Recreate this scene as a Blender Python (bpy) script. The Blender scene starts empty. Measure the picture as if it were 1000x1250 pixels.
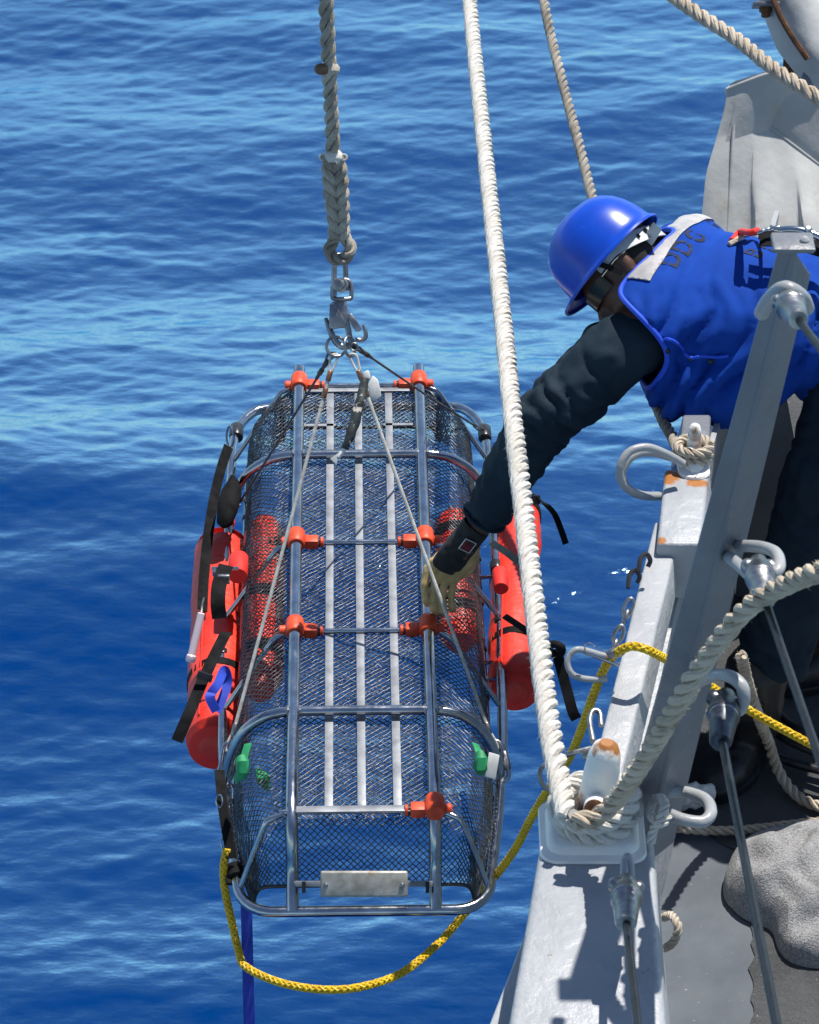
import bpy, bmesh, math, random
import numpy as np
from mathutils import Vector, Matrix, noise
from mathutils.bvhtree import BVHTree

random.seed(7); np.random.seed(7)
SC = bpy.context.scene
COL = SC.collection
R = math.radians

# ---------------------------------------------------------------- camera, sky, sun, exposure
CAM_H = 4.88; PITCH = R(35.0); FPX = 4000.0
cd = bpy.data.cameras.new('camera'); cam = bpy.data.objects.new('camera', cd); COL.objects.link(cam)
cam.location = (0, 0, CAM_H); cam.rotation_euler = (R(90) - PITCH, 0, 0)
cd.sensor_fit = 'HORIZONTAL'; cd.sensor_width = 36.0; cd.lens = 36.0 * FPX / 1000.0
cd.clip_start = 0.1; cd.clip_end = 20000
cd.dof.use_dof = True; cd.dof.focus_distance = 7.35; cd.dof.aperture_fstop = 18.0
SC.camera = cam

SUN_EL = R(65); SUN_AZ = R(36)          # azimuth measured from +Y towards +X
w = bpy.data.worlds.new('World'); SC.world = w; w.use_nodes = True
nt = w.node_tree; nt.nodes.clear()
sky = nt.nodes.new('ShaderNodeTexSky'); sky.sky_type = 'NISHITA'; sky.sun_disc = False
sky.sun_elevation = SUN_EL; sky.sun_rotation = SUN_AZ; sky.altitude = 0; sky.air_density = 1.0; sky.dust_density = 0.25; sky.ozone_density = 2.0
bg = nt.nodes.new('ShaderNodeBackground'); bg.inputs['Strength'].default_value = 0.088
wo = nt.nodes.new('ShaderNodeOutputWorld')
nt.links.new(sky.outputs[0], bg.inputs[0]); nt.links.new(bg.outputs[0], wo.inputs[0])
sd = bpy.data.lights.new('sun', 'SUN'); sd.energy = 5.0; sd.angle = R(0.53); sd.color = (1.0, 0.955, 0.88)
sun = bpy.data.objects.new('sun', sd); COL.objects.link(sun)
SDIR = Vector((math.cos(SUN_EL) * math.sin(SUN_AZ), math.cos(SUN_EL) * math.cos(SUN_AZ), math.sin(SUN_EL)))
sun.rotation_euler = (-SDIR).to_track_quat('-Z', 'Y').to_euler(); sun.location = SDIR * 30
SC.view_settings.view_transform = 'Standard'; SC.view_settings.look = 'None'
SC.view_settings.exposure = 0.38; SC.view_settings.gamma = 1.0; SC.view_settings.use_curve_mapping = False
SC.render.engine = 'CYCLES'
SC.cycles.use_denoising = True
SC.cycles.max_bounces = 8; SC.cycles.sample_clamp_indirect = 6.0

# ---------------------------------------------------------------- placing helpers
SP, CP = math.sin(PITCH), math.cos(PITCH)
def W(x, y, Z):
    """world point of photo pixel (x, y) at depth Z along the view axis"""
    u = (x - 500) / FPX; v = (y - 625) / FPX
    return Vector((u * Z, Z * (CP - v * SP), CAM_H - Z * (SP + v * CP)))
def G(x, y, z):
    """world point of photo pixel (x, y) on the horizontal plane at height z"""
    v = (y - 625) / FPX
    return W(x, y, (CAM_H - z) / (SP + v * CP))
UPI = Vector((0, SP, CP)); FWD = Vector((0, CP, -SP)); RX = Vector((1, 0, 0))

def catmull(pts, n=8, closed=False):
    P = [Vector(p) for p in pts]; out = []
    m = len(P)
    if m < 3 and not closed:
        return [P[0].lerp(P[1], i / n) for i in range(n + 1)]
    rng = m if closed else m - 1
    for i in range(rng):
        if closed:
            p0, p1, p2, p3 = P[(i - 1) % m], P[i], P[(i + 1) % m], P[(i + 2) % m]
        else:
            p1, p2 = P[i], P[i + 1]
            p0 = P[i - 1] if i > 0 else p1 * 2 - p2
            p3 = P[i + 2] if i + 2 < m else p2 * 2 - p1
        for k in range(n):
            t = k / n
            out.append(0.5 * ((2 * p1) + (p2 - p0) * t + (2 * p0 - 5 * p1 + 4 * p2 - p3) * t * t + (3 * p1 - p0 - 3 * p2 + p3) * t ** 3))
    if not closed: out.append(P[-1].copy())
    return out

def resample(pts, step, closed=False):
    P = list(pts) + ([pts[0]] if closed else [])
    d = [0.0]
    for a, b in zip(P, P[1:]): d.append(d[-1] + (b - a).length)
    L = d[-1]; n = max(2, int(round(L / step))); out = []; j = 0
    for i in range(n + (0 if closed else 1)):
        s = L * i / n
        while j < len(d) - 2 and d[j + 1] < s: j += 1
        t = (s - d[j]) / max(1e-9, d[j + 1] - d[j]); out.append(P[j].lerp(P[j + 1], t))
    return out

def frames(P, closed=False):
    n = len(P); T = []
    for i in range(n):
        if closed: t = P[(i + 1) % n] - P[(i - 1) % n]
        else: t = P[min(i + 1, n - 1)] - P[max(i - 1, 0)]
        T.append(t.normalized() if t.length > 1e-9 else Vector((0, 0, 1)))
    a = Vector((0, 0, 1)) if abs(T[0].z) < 0.9 else Vector((1, 0, 0))
    N = [(a - T[0] * a.dot(T[0])).normalized()]
    for i in range(1, n):
        q = T[i - 1].rotation_difference(T[i]); v = q @ N[-1]
        N.append((v - T[i] * v.dot(T[i])).normalized())
    return T, N, [t.cross(nn) for t, nn in zip(T, N)]

class MB:
    def __init__(s): s.v = []; s.f = []; s.uv = []
    def tube(s, P, r, seg=10, closed=False, caps=True, flat=None):
        P = [Vector(p) for p in P]; n = len(P); T, N, B = frames(P, closed)
        b0 = len(s.v); rr = r if hasattr(r, '__len__') else [r] * n
        L = [0.0]
        for a, b in zip(P, P[1:]): L.append(L[-1] + (b - a).length)
        for i in range(n):
            for k in range(seg):
                a = 2 * math.pi * k / seg
                s.v.append(P[i] + (N[i] * math.cos(a) + B[i] * math.sin(a)) * rr[i])
        for i in range(n if closed else n - 1):
            j = (i + 1) % n
            for k in range(seg):
                k2 = (k + 1) % seg
                s.f.append((b0 + i * seg + k, b0 + i * seg + k2, b0 + j * seg + k2, b0 + j * seg + k))
                l1 = L[i + 1] if i + 1 < n else L[i] + 0.01
                s.uv.append(((k / seg, L[i]), ((k + 1) / seg, L[i]), ((k + 1) / seg, l1), (k / seg, l1)))
        if caps and not closed:
            s.face([b0 + k for k in range(seg)][::-1]); s.face([b0 + (n - 1) * seg + k for k in range(seg)])
        return s
    def face(s, idx):
        s.f.append(tuple(idx)); s.uv.append(tuple((0.0, 0.0) for _ in idx))
    def hexa(s, c):            # 8 corners: bottom 4 ccw, top 4 ccw
        b = len(s.v); s.v += [Vector(p) for p in c]
        for q in ((3, 2, 1, 0), (4, 5, 6, 7), (0, 1, 5, 4), (1, 2, 6, 5), (2, 3, 7, 6), (3, 0, 4, 7)): s.face([b + i for i in q])
        return s
    def box(s, c, ax, ay, az):  # half axes
        c, ax, ay, az = Vector(c), Vector(ax), Vector(ay), Vector(az)
        return s.hexa([c - ax - ay - az, c + ax - ay - az, c + ax + ay - az, c - ax + ay - az,
                       c - ax - ay + az, c + ax - ay + az, c + ax + ay + az, c - ax + ay + az])
    def lathe(s, o, ax, prof, seg=20):   # prof: (distance along axis, radius)
        o, ax = Vector(o), Vector(ax).normalized()
        n0 = ax.orthogonal().normalized(); b1 = ax.cross(n0); b0 = len(s.v)
        for d, r in prof:
            for k in range(seg):
                a = 2 * math.pi * k / seg; s.v.append(o + ax * d + (n0 * math.cos(a) + b1 * math.sin(a)) * max(r, 1e-5))
        for i in range(len(prof) - 1):
            for k in range(seg):
                k2 = (k + 1) % seg; s.face((b0 + i * seg + k, b0 + i * seg + k2, b0 + (i + 1) * seg + k2, b0 + (i + 1) * seg + k))
        s.face([b0 + k for k in range(seg)][::-1]); s.face([b0 + (len(prof) - 1) * seg + k for k in range(seg)])
        return s
    def ribbon(s, P, width, th, nrm):    # a strap: nrm = vector or list (flat side normal)
        P = [Vector(p) for p in P]; n = len(P); T, _, _ = frames(P); b0 = len(s.v)
        L = [0.0]
        for a, b in zip(P, P[1:]): L.append(L[-1] + (b - a).length)
        for i in range(n):
            nn = Vector(nrm[i] if isinstance(nrm, list) else nrm); nn = (nn - T[i] * nn.dot(T[i])).normalized(); c = T[i].cross(nn)
            wv = c * width / 2; tv = nn * th / 2
            s.v += [P[i] - wv - tv, P[i] + wv - tv, P[i] + wv + tv, P[i] - wv + tv]
        for i in range(n - 1):
            a = b0 + i * 4; b = a + 4
            for k in range(4):
                k2 = (k + 1) % 4; s.f.append((a + k, a + k2, b + k2, b + k))
                s.uv.append(((k / 4, L[i]), ((k + 1) / 4, L[i]), ((k + 1) / 4, L[i + 1]), (k / 4, L[i + 1])))
        s.face((b0 + 3, b0 + 2, b0 + 1, b0)); e = b0 + (n - 1) * 4; s.face((e, e + 1, e + 2, e + 3))
        return s
    def plate(s, poly, nrm, th):         # planar polygon of points, thickness along nrm
        nrm = Vector(nrm).normalized(); n = len(poly); b = len(s.v)
        s.v += [Vector(p) - nrm * th / 2 for p in poly] + [Vector(p) + nrm * th / 2 for p in poly]
        s.face([b + i for i in range(n)][::-1]); s.face([b + n + i for i in range(n)])
        for i in range(n):
            j = (i + 1) % n; s.face((b + i, b + j, b + n + j, b + n + i))
        return s
    def build(s, name, mat, parent=None, smooth=True, bevel=0, bseg=2, kind=None):
        me = bpy.data.meshes.new(name); me.from_pydata([tuple(p) for p in s.v], [], s.f); me.update()
        ul = me.uv_layers.new(name='UVMap'); flat = [c for f in s.uv for p in f for c in p]
        if len(flat) == len(ul.data) * 2: ul.data.foreach_set('uv', flat)
        o = link(name, me, mat, parent)
        fix(me)
        if bevel:
            bevel_mesh(me, bevel, bseg)
        if smooth: shade(me)
        if kind: o['kind'] = kind
        return o

def fix(me):
    bm = bmesh.new(); bm.from_mesh(me); bmesh.ops.recalc_face_normals(bm, faces=bm.faces); bm.to_mesh(me); bm.free()
def bevel_mesh(me, w_, seg=2):
    bm = bmesh.new(); bm.from_mesh(me)
    ed = [e for e in bm.edges if len(e.link_faces) == 2 and e.calc_face_angle(0) > R(28)]
    bmesh.ops.bevel(bm, geom=ed, offset=w_, segments=seg, profile=0.5, affect='EDGES', clamp_overlap=True)
    bm.to_mesh(me); bm.free()
def shade(me, ang=38):
    me.polygons.foreach_set('use_smooth', [True] * len(me.polygons))
    me.set_sharp_from_angle(angle=R(ang))

def link(name, me, mat, parent=None):
    o = bpy.data.objects.new(name, me); COL.objects.link(o)
    if mat: me.materials.append(mat)
    if parent is not None: adopt(o, parent)
    return o
def adopt(o, p):
    root = p; off = Vector(p.location)
    while root.parent is not None:
        root = root.parent; off = Vector(root.location)
    o.parent = p
    o.matrix_parent_inverse = Matrix.Translation(-off) if p.parent is None else Matrix.Identity(4)
    if p.parent is not None:
        # parent already carries its own parent inverse, so world offset is zero at this level
        o.matrix_parent_inverse = Matrix.Identity(4)
def tag(o, label, cat, group=None):
    o['label'] = label; o['category'] = cat
    if group: o['group'] = group
    return o
def thing(name, label, cat, loc=(0, 0, 0), group=None):
    o = bpy.data.objects.new(name, None); COL.objects.link(o); o.location = loc; o.empty_display_size = 0.05
    return tag(o, label, cat, group)
def structure(o, label=None):
    o['kind'] = 'structure'
    if label: o['label'] = label
    return o

# ---------------------------------------------------------------- materials
def node(t, typ, **kw):
    n = t.nodes.new(typ)
    for k, v in kw.items(): setattr(n, k, v)
    return n
def base_mat(name):
    m = bpy.data.materials.new(name); m.use_nodes = True; t = m.node_tree
    b = t.nodes['Principled BSDF']; return m, t, b
def mixc(t, fac, a, b, mode='MIX'):
    n = t.nodes.new('ShaderNodeMix'); n.data_type = 'RGBA'; n.blend_type = mode
    for sock, val in ((n.inputs[0], fac), (n.inputs[6], a), (n.inputs[7], b)):
        if hasattr(val, 'links') or isinstance(val, bpy.types.NodeSocket): t.links.new(val, sock)
        elif isinstance(val, (int, float)): sock.default_value = val
        else: sock.default_value = (*val[:3], 1)
    return n.outputs[2]
def noise_fac(t, vec, scale, detail=4, lo=0.4, hi=0.6, rough=0.55, dist=0.0):
    n = node(t, 'ShaderNodeTexNoise'); n.inputs['Scale'].default_value = scale; n.inputs['Detail'].default_value = detail
    n.inputs['Roughness'].default_value = rough; n.inputs['Distortion'].default_value = dist
    t.links.new(vec, n.inputs['Vector'])
    r = node(t, 'ShaderNodeMapRange'); r.inputs[1].default_value = lo; r.inputs[2].default_value = hi
    t.links.new(n.outputs['Fac'], r.inputs[0]); return r.outputs[0], n.outputs['Fac']
def vecmap(t, vec, scale=(1, 1, 1), rot=(0, 0, 0)):
    m = node(t, 'ShaderNodeMapping'); m.inputs['Scale'].default_value = scale; m.inputs['Rotation'].default_value = rot
    t.links.new(vec, m.inputs['Vector']); return m.outputs[0]
def add_bump(t, b, h, strength, dist, prev=None):
    n = node(t, 'ShaderNodeBump'); n.inputs['Strength'].default_value = strength; n.inputs['Distance'].default_value = dist
    t.links.new(h, n.inputs['Height'])
    if prev: t.links.new(prev, n.inputs['Normal'])
    t.links.new(n.outputs[0], b.inputs['Normal']); return n.outputs[0]

def mat(name, col, rough=0.5, metal=0.0, col2=None, vs=6.0, lo=0.4, hi=0.62, bump=0.0, bs=40.0, bd=0.002, spec=0.5,
        dirt=None, ds=9.0, dlo=0.6, dhi=0.68, rvar=0.0, stretch=None, sheen=0.0, coat=0.0, bump2=None, world=True):
    m, t, b = base_mat(name)
    tc = node(t, 'ShaderNodeTexCoord'); vec = tc.outputs['Object']
    c = None
    if col2 is not None:
        f, _ = noise_fac(t, vecmap(t, vec, stretch) if stretch else vec, vs, 5, lo, hi); c = mixc(t, f, col, col2)
    if dirt is not None:
        f, _ = noise_fac(t, vec, ds, 6, dlo, dhi, 0.65, 0.4); c = mixc(t, f, c if c is not None else col, dirt)
    if c is not None: t.links.new(c, b.inputs['Base Color'])
    else: b.inputs['Base Color'].default_value = (*col, 1)
    b.inputs['Roughness'].default_value = rough; b.inputs['Metallic'].default_value = metal
    b.inputs['Specular IOR Level'].default_value = spec
    if rvar:
        f, raw = noise_fac(t, vec, vs * 2.3, 5, 0.3, 0.7)
        r = node(t, 'ShaderNodeMapRange'); r.inputs[3].default_value = max(0.03, rough - rvar); r.inputs[4].default_value = rough + rvar
        t.links.new(f, r.inputs[0]); t.links.new(r.outputs[0], b.inputs['Roughness'])
    pv = None
    if bump:
        _, raw = noise_fac(t, vec, bs, 4); pv = add_bump(t, b, raw, bump, bd)
    if bump2:
        _, raw = noise_fac(t, vecmap(t, vec, bump2[3]) if len(bump2) > 3 else vec, bump2[0], 5); add_bump(t, b, raw, bump2[1], bump2[2], pv)
    if sheen: b.inputs['Sheen Weight'].default_value = sheen
    if coat: b.inputs['Coat Weight'].default_value = coat; b.inputs['Coat Roughness'].default_value = 0.08
    return m

def rope_mat(name, col, col2, dark, yarns=5, vs=14, rough=0.85):
    m, t, b = base_mat(name)
    tc = node(t, 'ShaderNodeTexCoord'); uv = tc.outputs['UV']; ob = tc.outputs['Object']
    wv = node(t, 'ShaderNodeTexWave'); wv.wave_type = 'BANDS'; wv.bands_direction = 'X'
    mp = node(t, 'ShaderNodeMapping'); mp.inputs['Scale'].default_value = (yarns, 1, 1); mp.inputs['Rotation'].default_value = (0, 0, 0)
    sx = node(t, 'ShaderNodeSeparateXYZ'); t.links.new(uv, sx.inputs[0])
    # yarns run back against the strand twist: u * yarns + v * k
    m1 = node(t, 'ShaderNodeMath', operation='MULTIPLY'); m1.inputs[1].default_value = yarns; t.links.new(sx.outputs[0], m1.inputs[0])
    m2 = node(t, 'ShaderNodeMath', operation='MULTIPLY_ADD'); m2.inputs[1].default_value = -22.0; t.links.new(sx.outputs[1], m2.inputs[0]); t.links.new(m1.outputs[0], m2.inputs[2])
    nz = node(t, 'ShaderNodeTexNoise'); nz.inputs['Scale'].default_value = 90; t.links.new(ob, nz.inputs['Vector'])
    m3 = node(t, 'ShaderNodeMath', operation='MULTIPLY_ADD'); m3.inputs[1].default_value = 0.7; t.links.new(nz.outputs['Fac'], m3.inputs[0]); t.links.new(m2.outputs[0], m3.inputs[2])
    m4 = node(t, 'ShaderNodeMath', operation='MULTIPLY'); m4.inputs[1].default_value = 2 * math.pi; t.links.new(m3.outputs[0], m4.inputs[0])
    sn = node(t, 'ShaderNodeMath', operation='SINE'); t.links.new(m4.outputs[0], sn.inputs[0])
    h = node(t, 'ShaderNodeMapRange'); h.inputs[1].default_value = -1; h.inputs[2].default_value = 1; t.links.new(sn.outputs[0], h.inputs[0])
    f, raw = noise_fac(t, ob, vs, 5, 0.35, 0.65); c = mixc(t, f, col, col2)
    f2, _ = noise_fac(t, ob, vs * 2.1, 6, 0.56, 0.75, 0.7); c = mixc(t, f2, c, dark)
    t.links.new(c, b.inputs['Base Color']); b.inputs['Roughness'].default_value = rough; b.inputs['Specular IOR Level'].default_value = 0.25
    p = add_bump(t, b, h.outputs[0], 0.55, 0.0025)
    _, fn = noise_fac(t, ob, 420, 3); add_bump(t, b, fn, 0.5, 0.0012, p)
    return m

M = {}
M['steel'] = mat('stainless_tube', (0.56, 0.575, 0.60), 0.15, 1.0, (0.40, 0.415, 0.45), 18, rvar=0.07, bump=0.12, bs=160, bd=0.0006, dirt=(0.30, 0.19, 0.12), ds=16, dlo=0.70, dhi=0.78)
M['steel_dull'] = mat('dull_steel', (0.40, 0.40, 0.40), 0.38, 1.0, (0.24, 0.24, 0.25), 30, rvar=0.1, bump=0.25, bs=120, bd=0.001, dirt=(0.22, 0.12, 0.06), ds=28, dlo=0.64, dhi=0.74)
M['slat'] = mat('aluminium_slat', (0.27, 0.285, 0.31), 0.5, 0.35, (0.18, 0.192, 0.215), 22, rvar=0.1, bump=0.15, bs=90, bd=0.0008, dirt=(0.42, 0.36, 0.26), ds=20, dlo=0.66, dhi=0.8)
M['mesh'] = mat('coated_wire_mesh', (0.10, 0.106, 0.117), 0.32, 0.5, (0.05, 0.055, 0.062), 9)
M['liner'] = mat('grey_liner_mesh', (0.16, 0.18, 0.215), 0.5, 0.2, (0.10, 0.115, 0.14), 9)
M['galv'] = mat('weathered_galvanised', (0.46, 0.45, 0.42), 0.55, 0.45, (0.26, 0.25, 0.22), 30, 0.35, 0.65, bump=0.4, bs=70, bd=0.0015, dirt=(0.30, 0.22, 0.13), ds=24, dlo=0.58, dhi=0.7)
M['orange'] = mat('orange_clip_plastic', (0.74, 0.075, 0.016), 0.5, 0, (0.56, 0.05, 0.014), 45, bump=0.3, bs=110, bd=0.001, dirt=(0.30, 0.05, 0.02), ds=60, dlo=0.6, dhi=0.75)
M['red_float'] = mat('red_float_cover', (0.74, 0.034, 0.012), 0.5, 0, (0.58, 0.022, 0.010), 9, bump=0.6, bs=16, bd=0.012, bump2=(700, 0.3, 0.0008), dirt=(0.32, 0.015, 0.01), ds=30, dlo=0.62, dhi=0.75)
M['red_webbing'] = mat('red_webbing', (0.70, 0.02, 0.012), 0.7, 0, bump=0.4, bs=500, bd=0.0006)
M['green_tape'] = mat('green_tape', (0.008, 0.20, 0.075), 0.6, 0, (0.012, 0.27, 0.10), 40, bump=0.3, bs=80, bd=0.001)
M['blue_webbing'] = mat('blue_webbing', (0.008, 0.03, 0.36), 0.65, 0, (0.012, 0.05, 0.45), 20, bump=0.4, bs=420, bd=0.0006)
M['black_webbing'] = mat('black_webbing', (0.007, 0.007, 0.008), 0.7, 0, (0.015, 0.015, 0.016), 30, bump=0.5, bs=380, bd=0.0008, spec=0.05)
M['black_plastic'] = mat('black_plastic', (0.012, 0.012, 0.014), 0.35, 0)
M['black_rubber'] = mat('black_rubber', (0.014, 0.015, 0.018), 0.3, 0, (0.03, 0.03, 0.034), 30, bump=0.1, bs=60)
M['grey_tube'] = mat('light_stick_plastic', (0.72, 0.55, 0.58), 0.25, 0, spec=0.6)
M['cord'] = mat('coated_sling_wire', (0.60, 0.58, 0.53), 0.5, 0.0, (0.42, 0.40, 0.36), 60, bump=0.4, bs=350, bd=0.0008)
M['dark_wire'] = mat('dark_sling_wire', (0.10, 0.095, 0.09), 0.5, 0.3, (0.05, 0.05, 0.05), 60, bump=0.4, bs=350, bd=0.0008)
M['copper'] = mat('copper_ferrule', (0.42, 0.20, 0.11), 0.45, 0.7, (0.20, 0.11, 0.07), 60)
M['tape_black'] = mat('scuffed_black_tape', (0.02, 0.022, 0.022), 0.6, 0, (0.035, 0.05, 0.05), 30, dirt=(0.55, 0.50, 0.44), ds=45, dlo=0.58, dhi=0.62, bump=0.5, bs=70, bd=0.003)
M['white_tag'] = mat('white_tag', (0.72, 0.72, 0.70), 0.6, 0, (0.55, 0.55, 0.52), 30)
M['yellow'] = mat('yellow_polypropylene', (0.72, 0.48, 0.006), 0.5, 0, (0.58, 0.36, 0.006), 30, dirt=(0.30, 0.19, 0.02), ds=25, dlo=0.62, dhi=0.78, bump=0.5, bs=330, bd=0.001)
M['rope_white'] = rope_mat('white_rope_fibre', (0.60, 0.585, 0.555), (0.51, 0.485, 0.44), (0.36, 0.31, 0.25))
M['rope_tan'] = rope_mat('weathered_rope_fibre', (0.54, 0.47, 0.38), (0.40, 0.33, 0.25), (0.20, 0.15, 0.10))
M['rope_grey'] = rope_mat('grey_weathered_rope', (0.42, 0.38, 0.32), (0.22, 0.19, 0.155), (0.08, 0.068, 0.055))
M['fuzz'] = mat('rope_fuzz', (0.78, 0.75, 0.70), 0.9)
M['fuzz_tan'] = mat('rope_fuzz_tan', (0.50, 0.44, 0.36), 0.9)
M['rust'] = mat('rusty_iron', (0.16, 0.065, 0.025), 0.8, 0.1, (0.07, 0.03, 0.015), 40, bump=0.5, bs=90, bd=0.003)

def paint_mat(name, col, col2, spots=(), rough=0.42, dirt=(0.30, 0.27, 0.22), brush=1.0, dlo=0.66, spot_col=(0.34, 0.13, 0.03)):
    """brushed ship paint with chips; spots = (world point, radius) rust bleeding through round a fitting"""
    m, t, b = base_mat(name); tc = node(t, 'ShaderNodeTexCoord'); ge = node(t, 'ShaderNodeNewGeometry')
    pos = ge.outputs['Position']
    f, _ = noise_fac(t, pos, 7, 6, 0.35, 0.68); c = mixc(t, f, col, col2)
    f2, raw2 = noise_fac(t, pos, 26, 8, dlo, dlo + 0.05, 0.7); c = mixc(t, f2, c, dirt)
    nz = node(t, 'ShaderNodeTexNoise'); nz.inputs['Scale'].default_value = 30; nz.inputs['Detail'].default_value = 5; t.links.new(pos, nz.inputs['Vector'])
    for p, r in spots:
        d = node(t, 'ShaderNodeVectorMath', operation='DISTANCE'); t.links.new(pos, d.inputs[0]); d.inputs[1].default_value = p
        ma = node(t, 'ShaderNodeMath', operation='MULTIPLY_ADD'); ma.inputs[1].default_value = r * 1.7; t.links.new(nz.outputs['Fac'], ma.inputs[0]); t.links.new(d.outputs['Value'], ma.inputs[2])
        mr = node(t, 'ShaderNodeMapRange'); mr.inputs[1].default_value = r * 1.45; mr.inputs[2].default_value = r * 1.2; t.links.new(ma.outputs[0], mr.inputs[0])
        c = mixc(t, mr.outputs[0], c, spot_col)
    t.links.new(c, b.inputs['Base Color']); b.inputs['Roughness'].default_value = rough
    _, r1 = noise_fac(t, pos, 19, 5, 0.3, 0.7, 0.55, 0.0); p = add_bump(t, b, r1, 0.7 * brush, 0.012)
    _, r2 = noise_fac(t, vecmap(t, pos, (9, 1.3, 1.3)), 60, 3); p = add_bump(t, b, r2, 0.25 * brush, 0.002, p)
    add_bump(t, b, raw2, 0.25 * brush, 0.003, p)
    return m

# ---------------------------------------------------------------- sea
SEA_Z = -4.2
def build_sea():
    N, L = 1024, 21.0
    rng = np.random.RandomState(3)
    kx = np.fft.fftfreq(N, L / N) * 2 * np.pi; KX, KY = np.meshgrid(kx, kx)          # axis0 = y, axis1 = x
    K = np.sqrt(KX ** 2 + KY ** 2); K[0, 0] = 1e9
    lam = 2 * np.pi / K
    wd = R(93); c = (KX * math.cos(wd) + KY * math.sin(wd)) / K
    def comp(p, lo, hi, spread):
        A = K ** (-p) * np.exp(-(lo / lam) ** 2) * np.exp(-(lam / hi) ** 2) * (np.abs(c) ** spread + 0.03)
        ph = rng.normal(size=(N, N)) + 1j * rng.normal(size=(N, N))
        h = np.real(np.fft.ifft2(A * ph)); gy, gx = np.gradient(h, L / N)
        return h / np.sqrt((gx ** 2 + gy ** 2).mean())
    H = comp(2.0, 0.9, 4.5, 9.0) * 0.060 + comp(2.0, 0.30, 1.4, 6.0) * 0.052 + comp(2.0, 0.09, 0.36, 3.2) * 0.056 + comp(1.6, 0.055, 0.20, 2.0) * 0.066 + comp(2.4, 2.5, 10.0, 5.0) * 0.055
    # patches of wind: rougher and smoother water
    Y0, X0 = np.meshgrid(np.arange(N) / N, np.arange(N) / N, indexing='ij')
    def axis(lo, hi, step, far):
        a = np.arange(lo, hi, step); out = []; s = step; v = hi
        while v < far: out.append(v); s = min(s * 1.16, 200); v += s
        low = []; s = step; v = lo
        while v > -far: s = min(s * 1.16, 200); v -= s; low.append(v)
        return np.array(low[::-1] + list(a) + out)
    xs = axis(-3.6, 4.2, 0.0225, 2500); ys = axis(7.6, 20.5, 0.0225, 2500)
    GX, GY = np.meshgrid(xs, ys)
    fx = (GX / L * N) % N; fy = (GY / L * N) % N
    ix, iy = fx.astype(int) % N, fy.astype(int) % N; tx, ty = fx - np.floor(fx), fy - np.floor(fy)
    jx, jy = (ix + 1) % N, (iy + 1) % N
    Z = H[iy, ix] * (1 - tx) * (1 - ty) + H[iy, jx] * tx * (1 - ty) + H[jy, ix] * (1 - tx) * ty + H[jy, jx] * tx * ty
    sp = np.maximum(np.gradient(xs)[None, :], np.gradient(ys)[:, None]); Z = Z * np.clip(0.25 / sp, 0, 1)
    ny, nx = GX.shape; V = np.stack([GX, GY, SEA_Z + Z], -1).reshape(-1, 3)
    idx = np.arange(nx * ny).reshape(ny, nx); F = np.stack([idx[:-1, :-1], idx[:-1, 1:], idx[1:, 1:], idx[1:, :-1]], -1).reshape(-1, 4)
    me = bpy.data.meshes.new('sea'); me.vertices.add(len(V)); me.vertices.foreach_set('co', V.ravel().astype(np.float32))
    me.loops.add(F.size); me.loops.foreach_set('vertex_index', F.ravel().astype(np.int32))
    me.polygons.add(len(F)); me.polygons.foreach_set('loop_start', np.arange(0, F.size, 4, dtype=np.int32)); me.polygons.foreach_set('loop_total', np.full(len(F), 4, np.int32))
    me.polygons.foreach_set('use_smooth', np.ones(len(F), bool)); me.update(calc_edges=True)
    return me
def sea_material():
    m, t, b = base_mat('sea_water'); t.nodes.remove(b); out = [n for n in t.nodes if n.type == 'OUTPUT_MATERIAL'][0]
    ge = node(t, 'ShaderNodeNewGeometry'); pos = ge.outputs['Position']
    # fine ripples
    _, n1 = noise_fac(t, vecmap(t, pos, (1, 2.2, 1)), 11, 4, rough=0.5); bp = node(t, 'ShaderNodeBump'); bp.inputs['Strength'].default_value = 0.35; bp.inputs['Distance'].default_value = 0.012; t.links.new(n1, bp.inputs['Height'])
    # light scattered back from clear deep water
    ss = node(t, 'ShaderNodeSubsurfaceScattering'); ss.falloff = 'BURLEY'; ss.inputs['Color'].default_value = (0.0005, 0.027, 0.128, 1); ss.inputs['Scale'].default_value = 1.0; ss.inputs['Radius'].default_value = (2.0, 5.0, 7.0)
    gl = node(t, 'ShaderNodeBsdfGlossy'); gl.inputs['Roughness'].default_value = 0.05; gl.inputs['Color'].default_value = (0.52, 0.85, 1.0, 1)
    fr = node(t, 'ShaderNodeFresnel'); fr.inputs['IOR'].default_value = 1.33
    for n in (gl, fr): t.links.new(bp.outputs[0], n.inputs['Normal'])
    am = node(t, 'ShaderNodeMapRange'); am.inputs[1].default_value = 0.0212; am.inputs[2].default_value = 0.080; am.inputs[3].default_value = 0.0; am.inputs[4].default_value = 0.95
    t.links.new(fr.outputs[0], am.inputs[0])
    pw = node(t, 'ShaderNodeMath', operation='POWER'); pw.inputs[1].default_value = 0.8; t.links.new(am.outputs[0], pw.inputs[0])
    _, n2 = noise_fac(t, vecmap(t, pos, (1, 2.0, 1)), 42, 3, rough=0.5); bq = node(t, 'ShaderNodeBump'); bq.inputs['Strength'].default_value = 0.22; bq.inputs['Distance'].default_value = 0.004; t.links.new(n2, bq.inputs['Height']); t.links.new(bp.outputs[0], bq.inputs['Normal'])
    for n in (gl, fr): t.links.new(bq.outputs[0], n.inputs['Normal'])
    mx = node(t, 'ShaderNodeMixShader'); t.links.new(pw.outputs[0], mx.inputs[0]); t.links.new(ss.outputs[0], mx.inputs[1]); t.links.new(gl.outputs[0], mx.inputs[2])
    t.links.new(mx.outputs[0], out.inputs['Surface'])
    return m
M['sea'] = sea_material()
sea = structure(link('sea', build_sea(), M['sea']), 'rippled deep blue sea')

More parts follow.
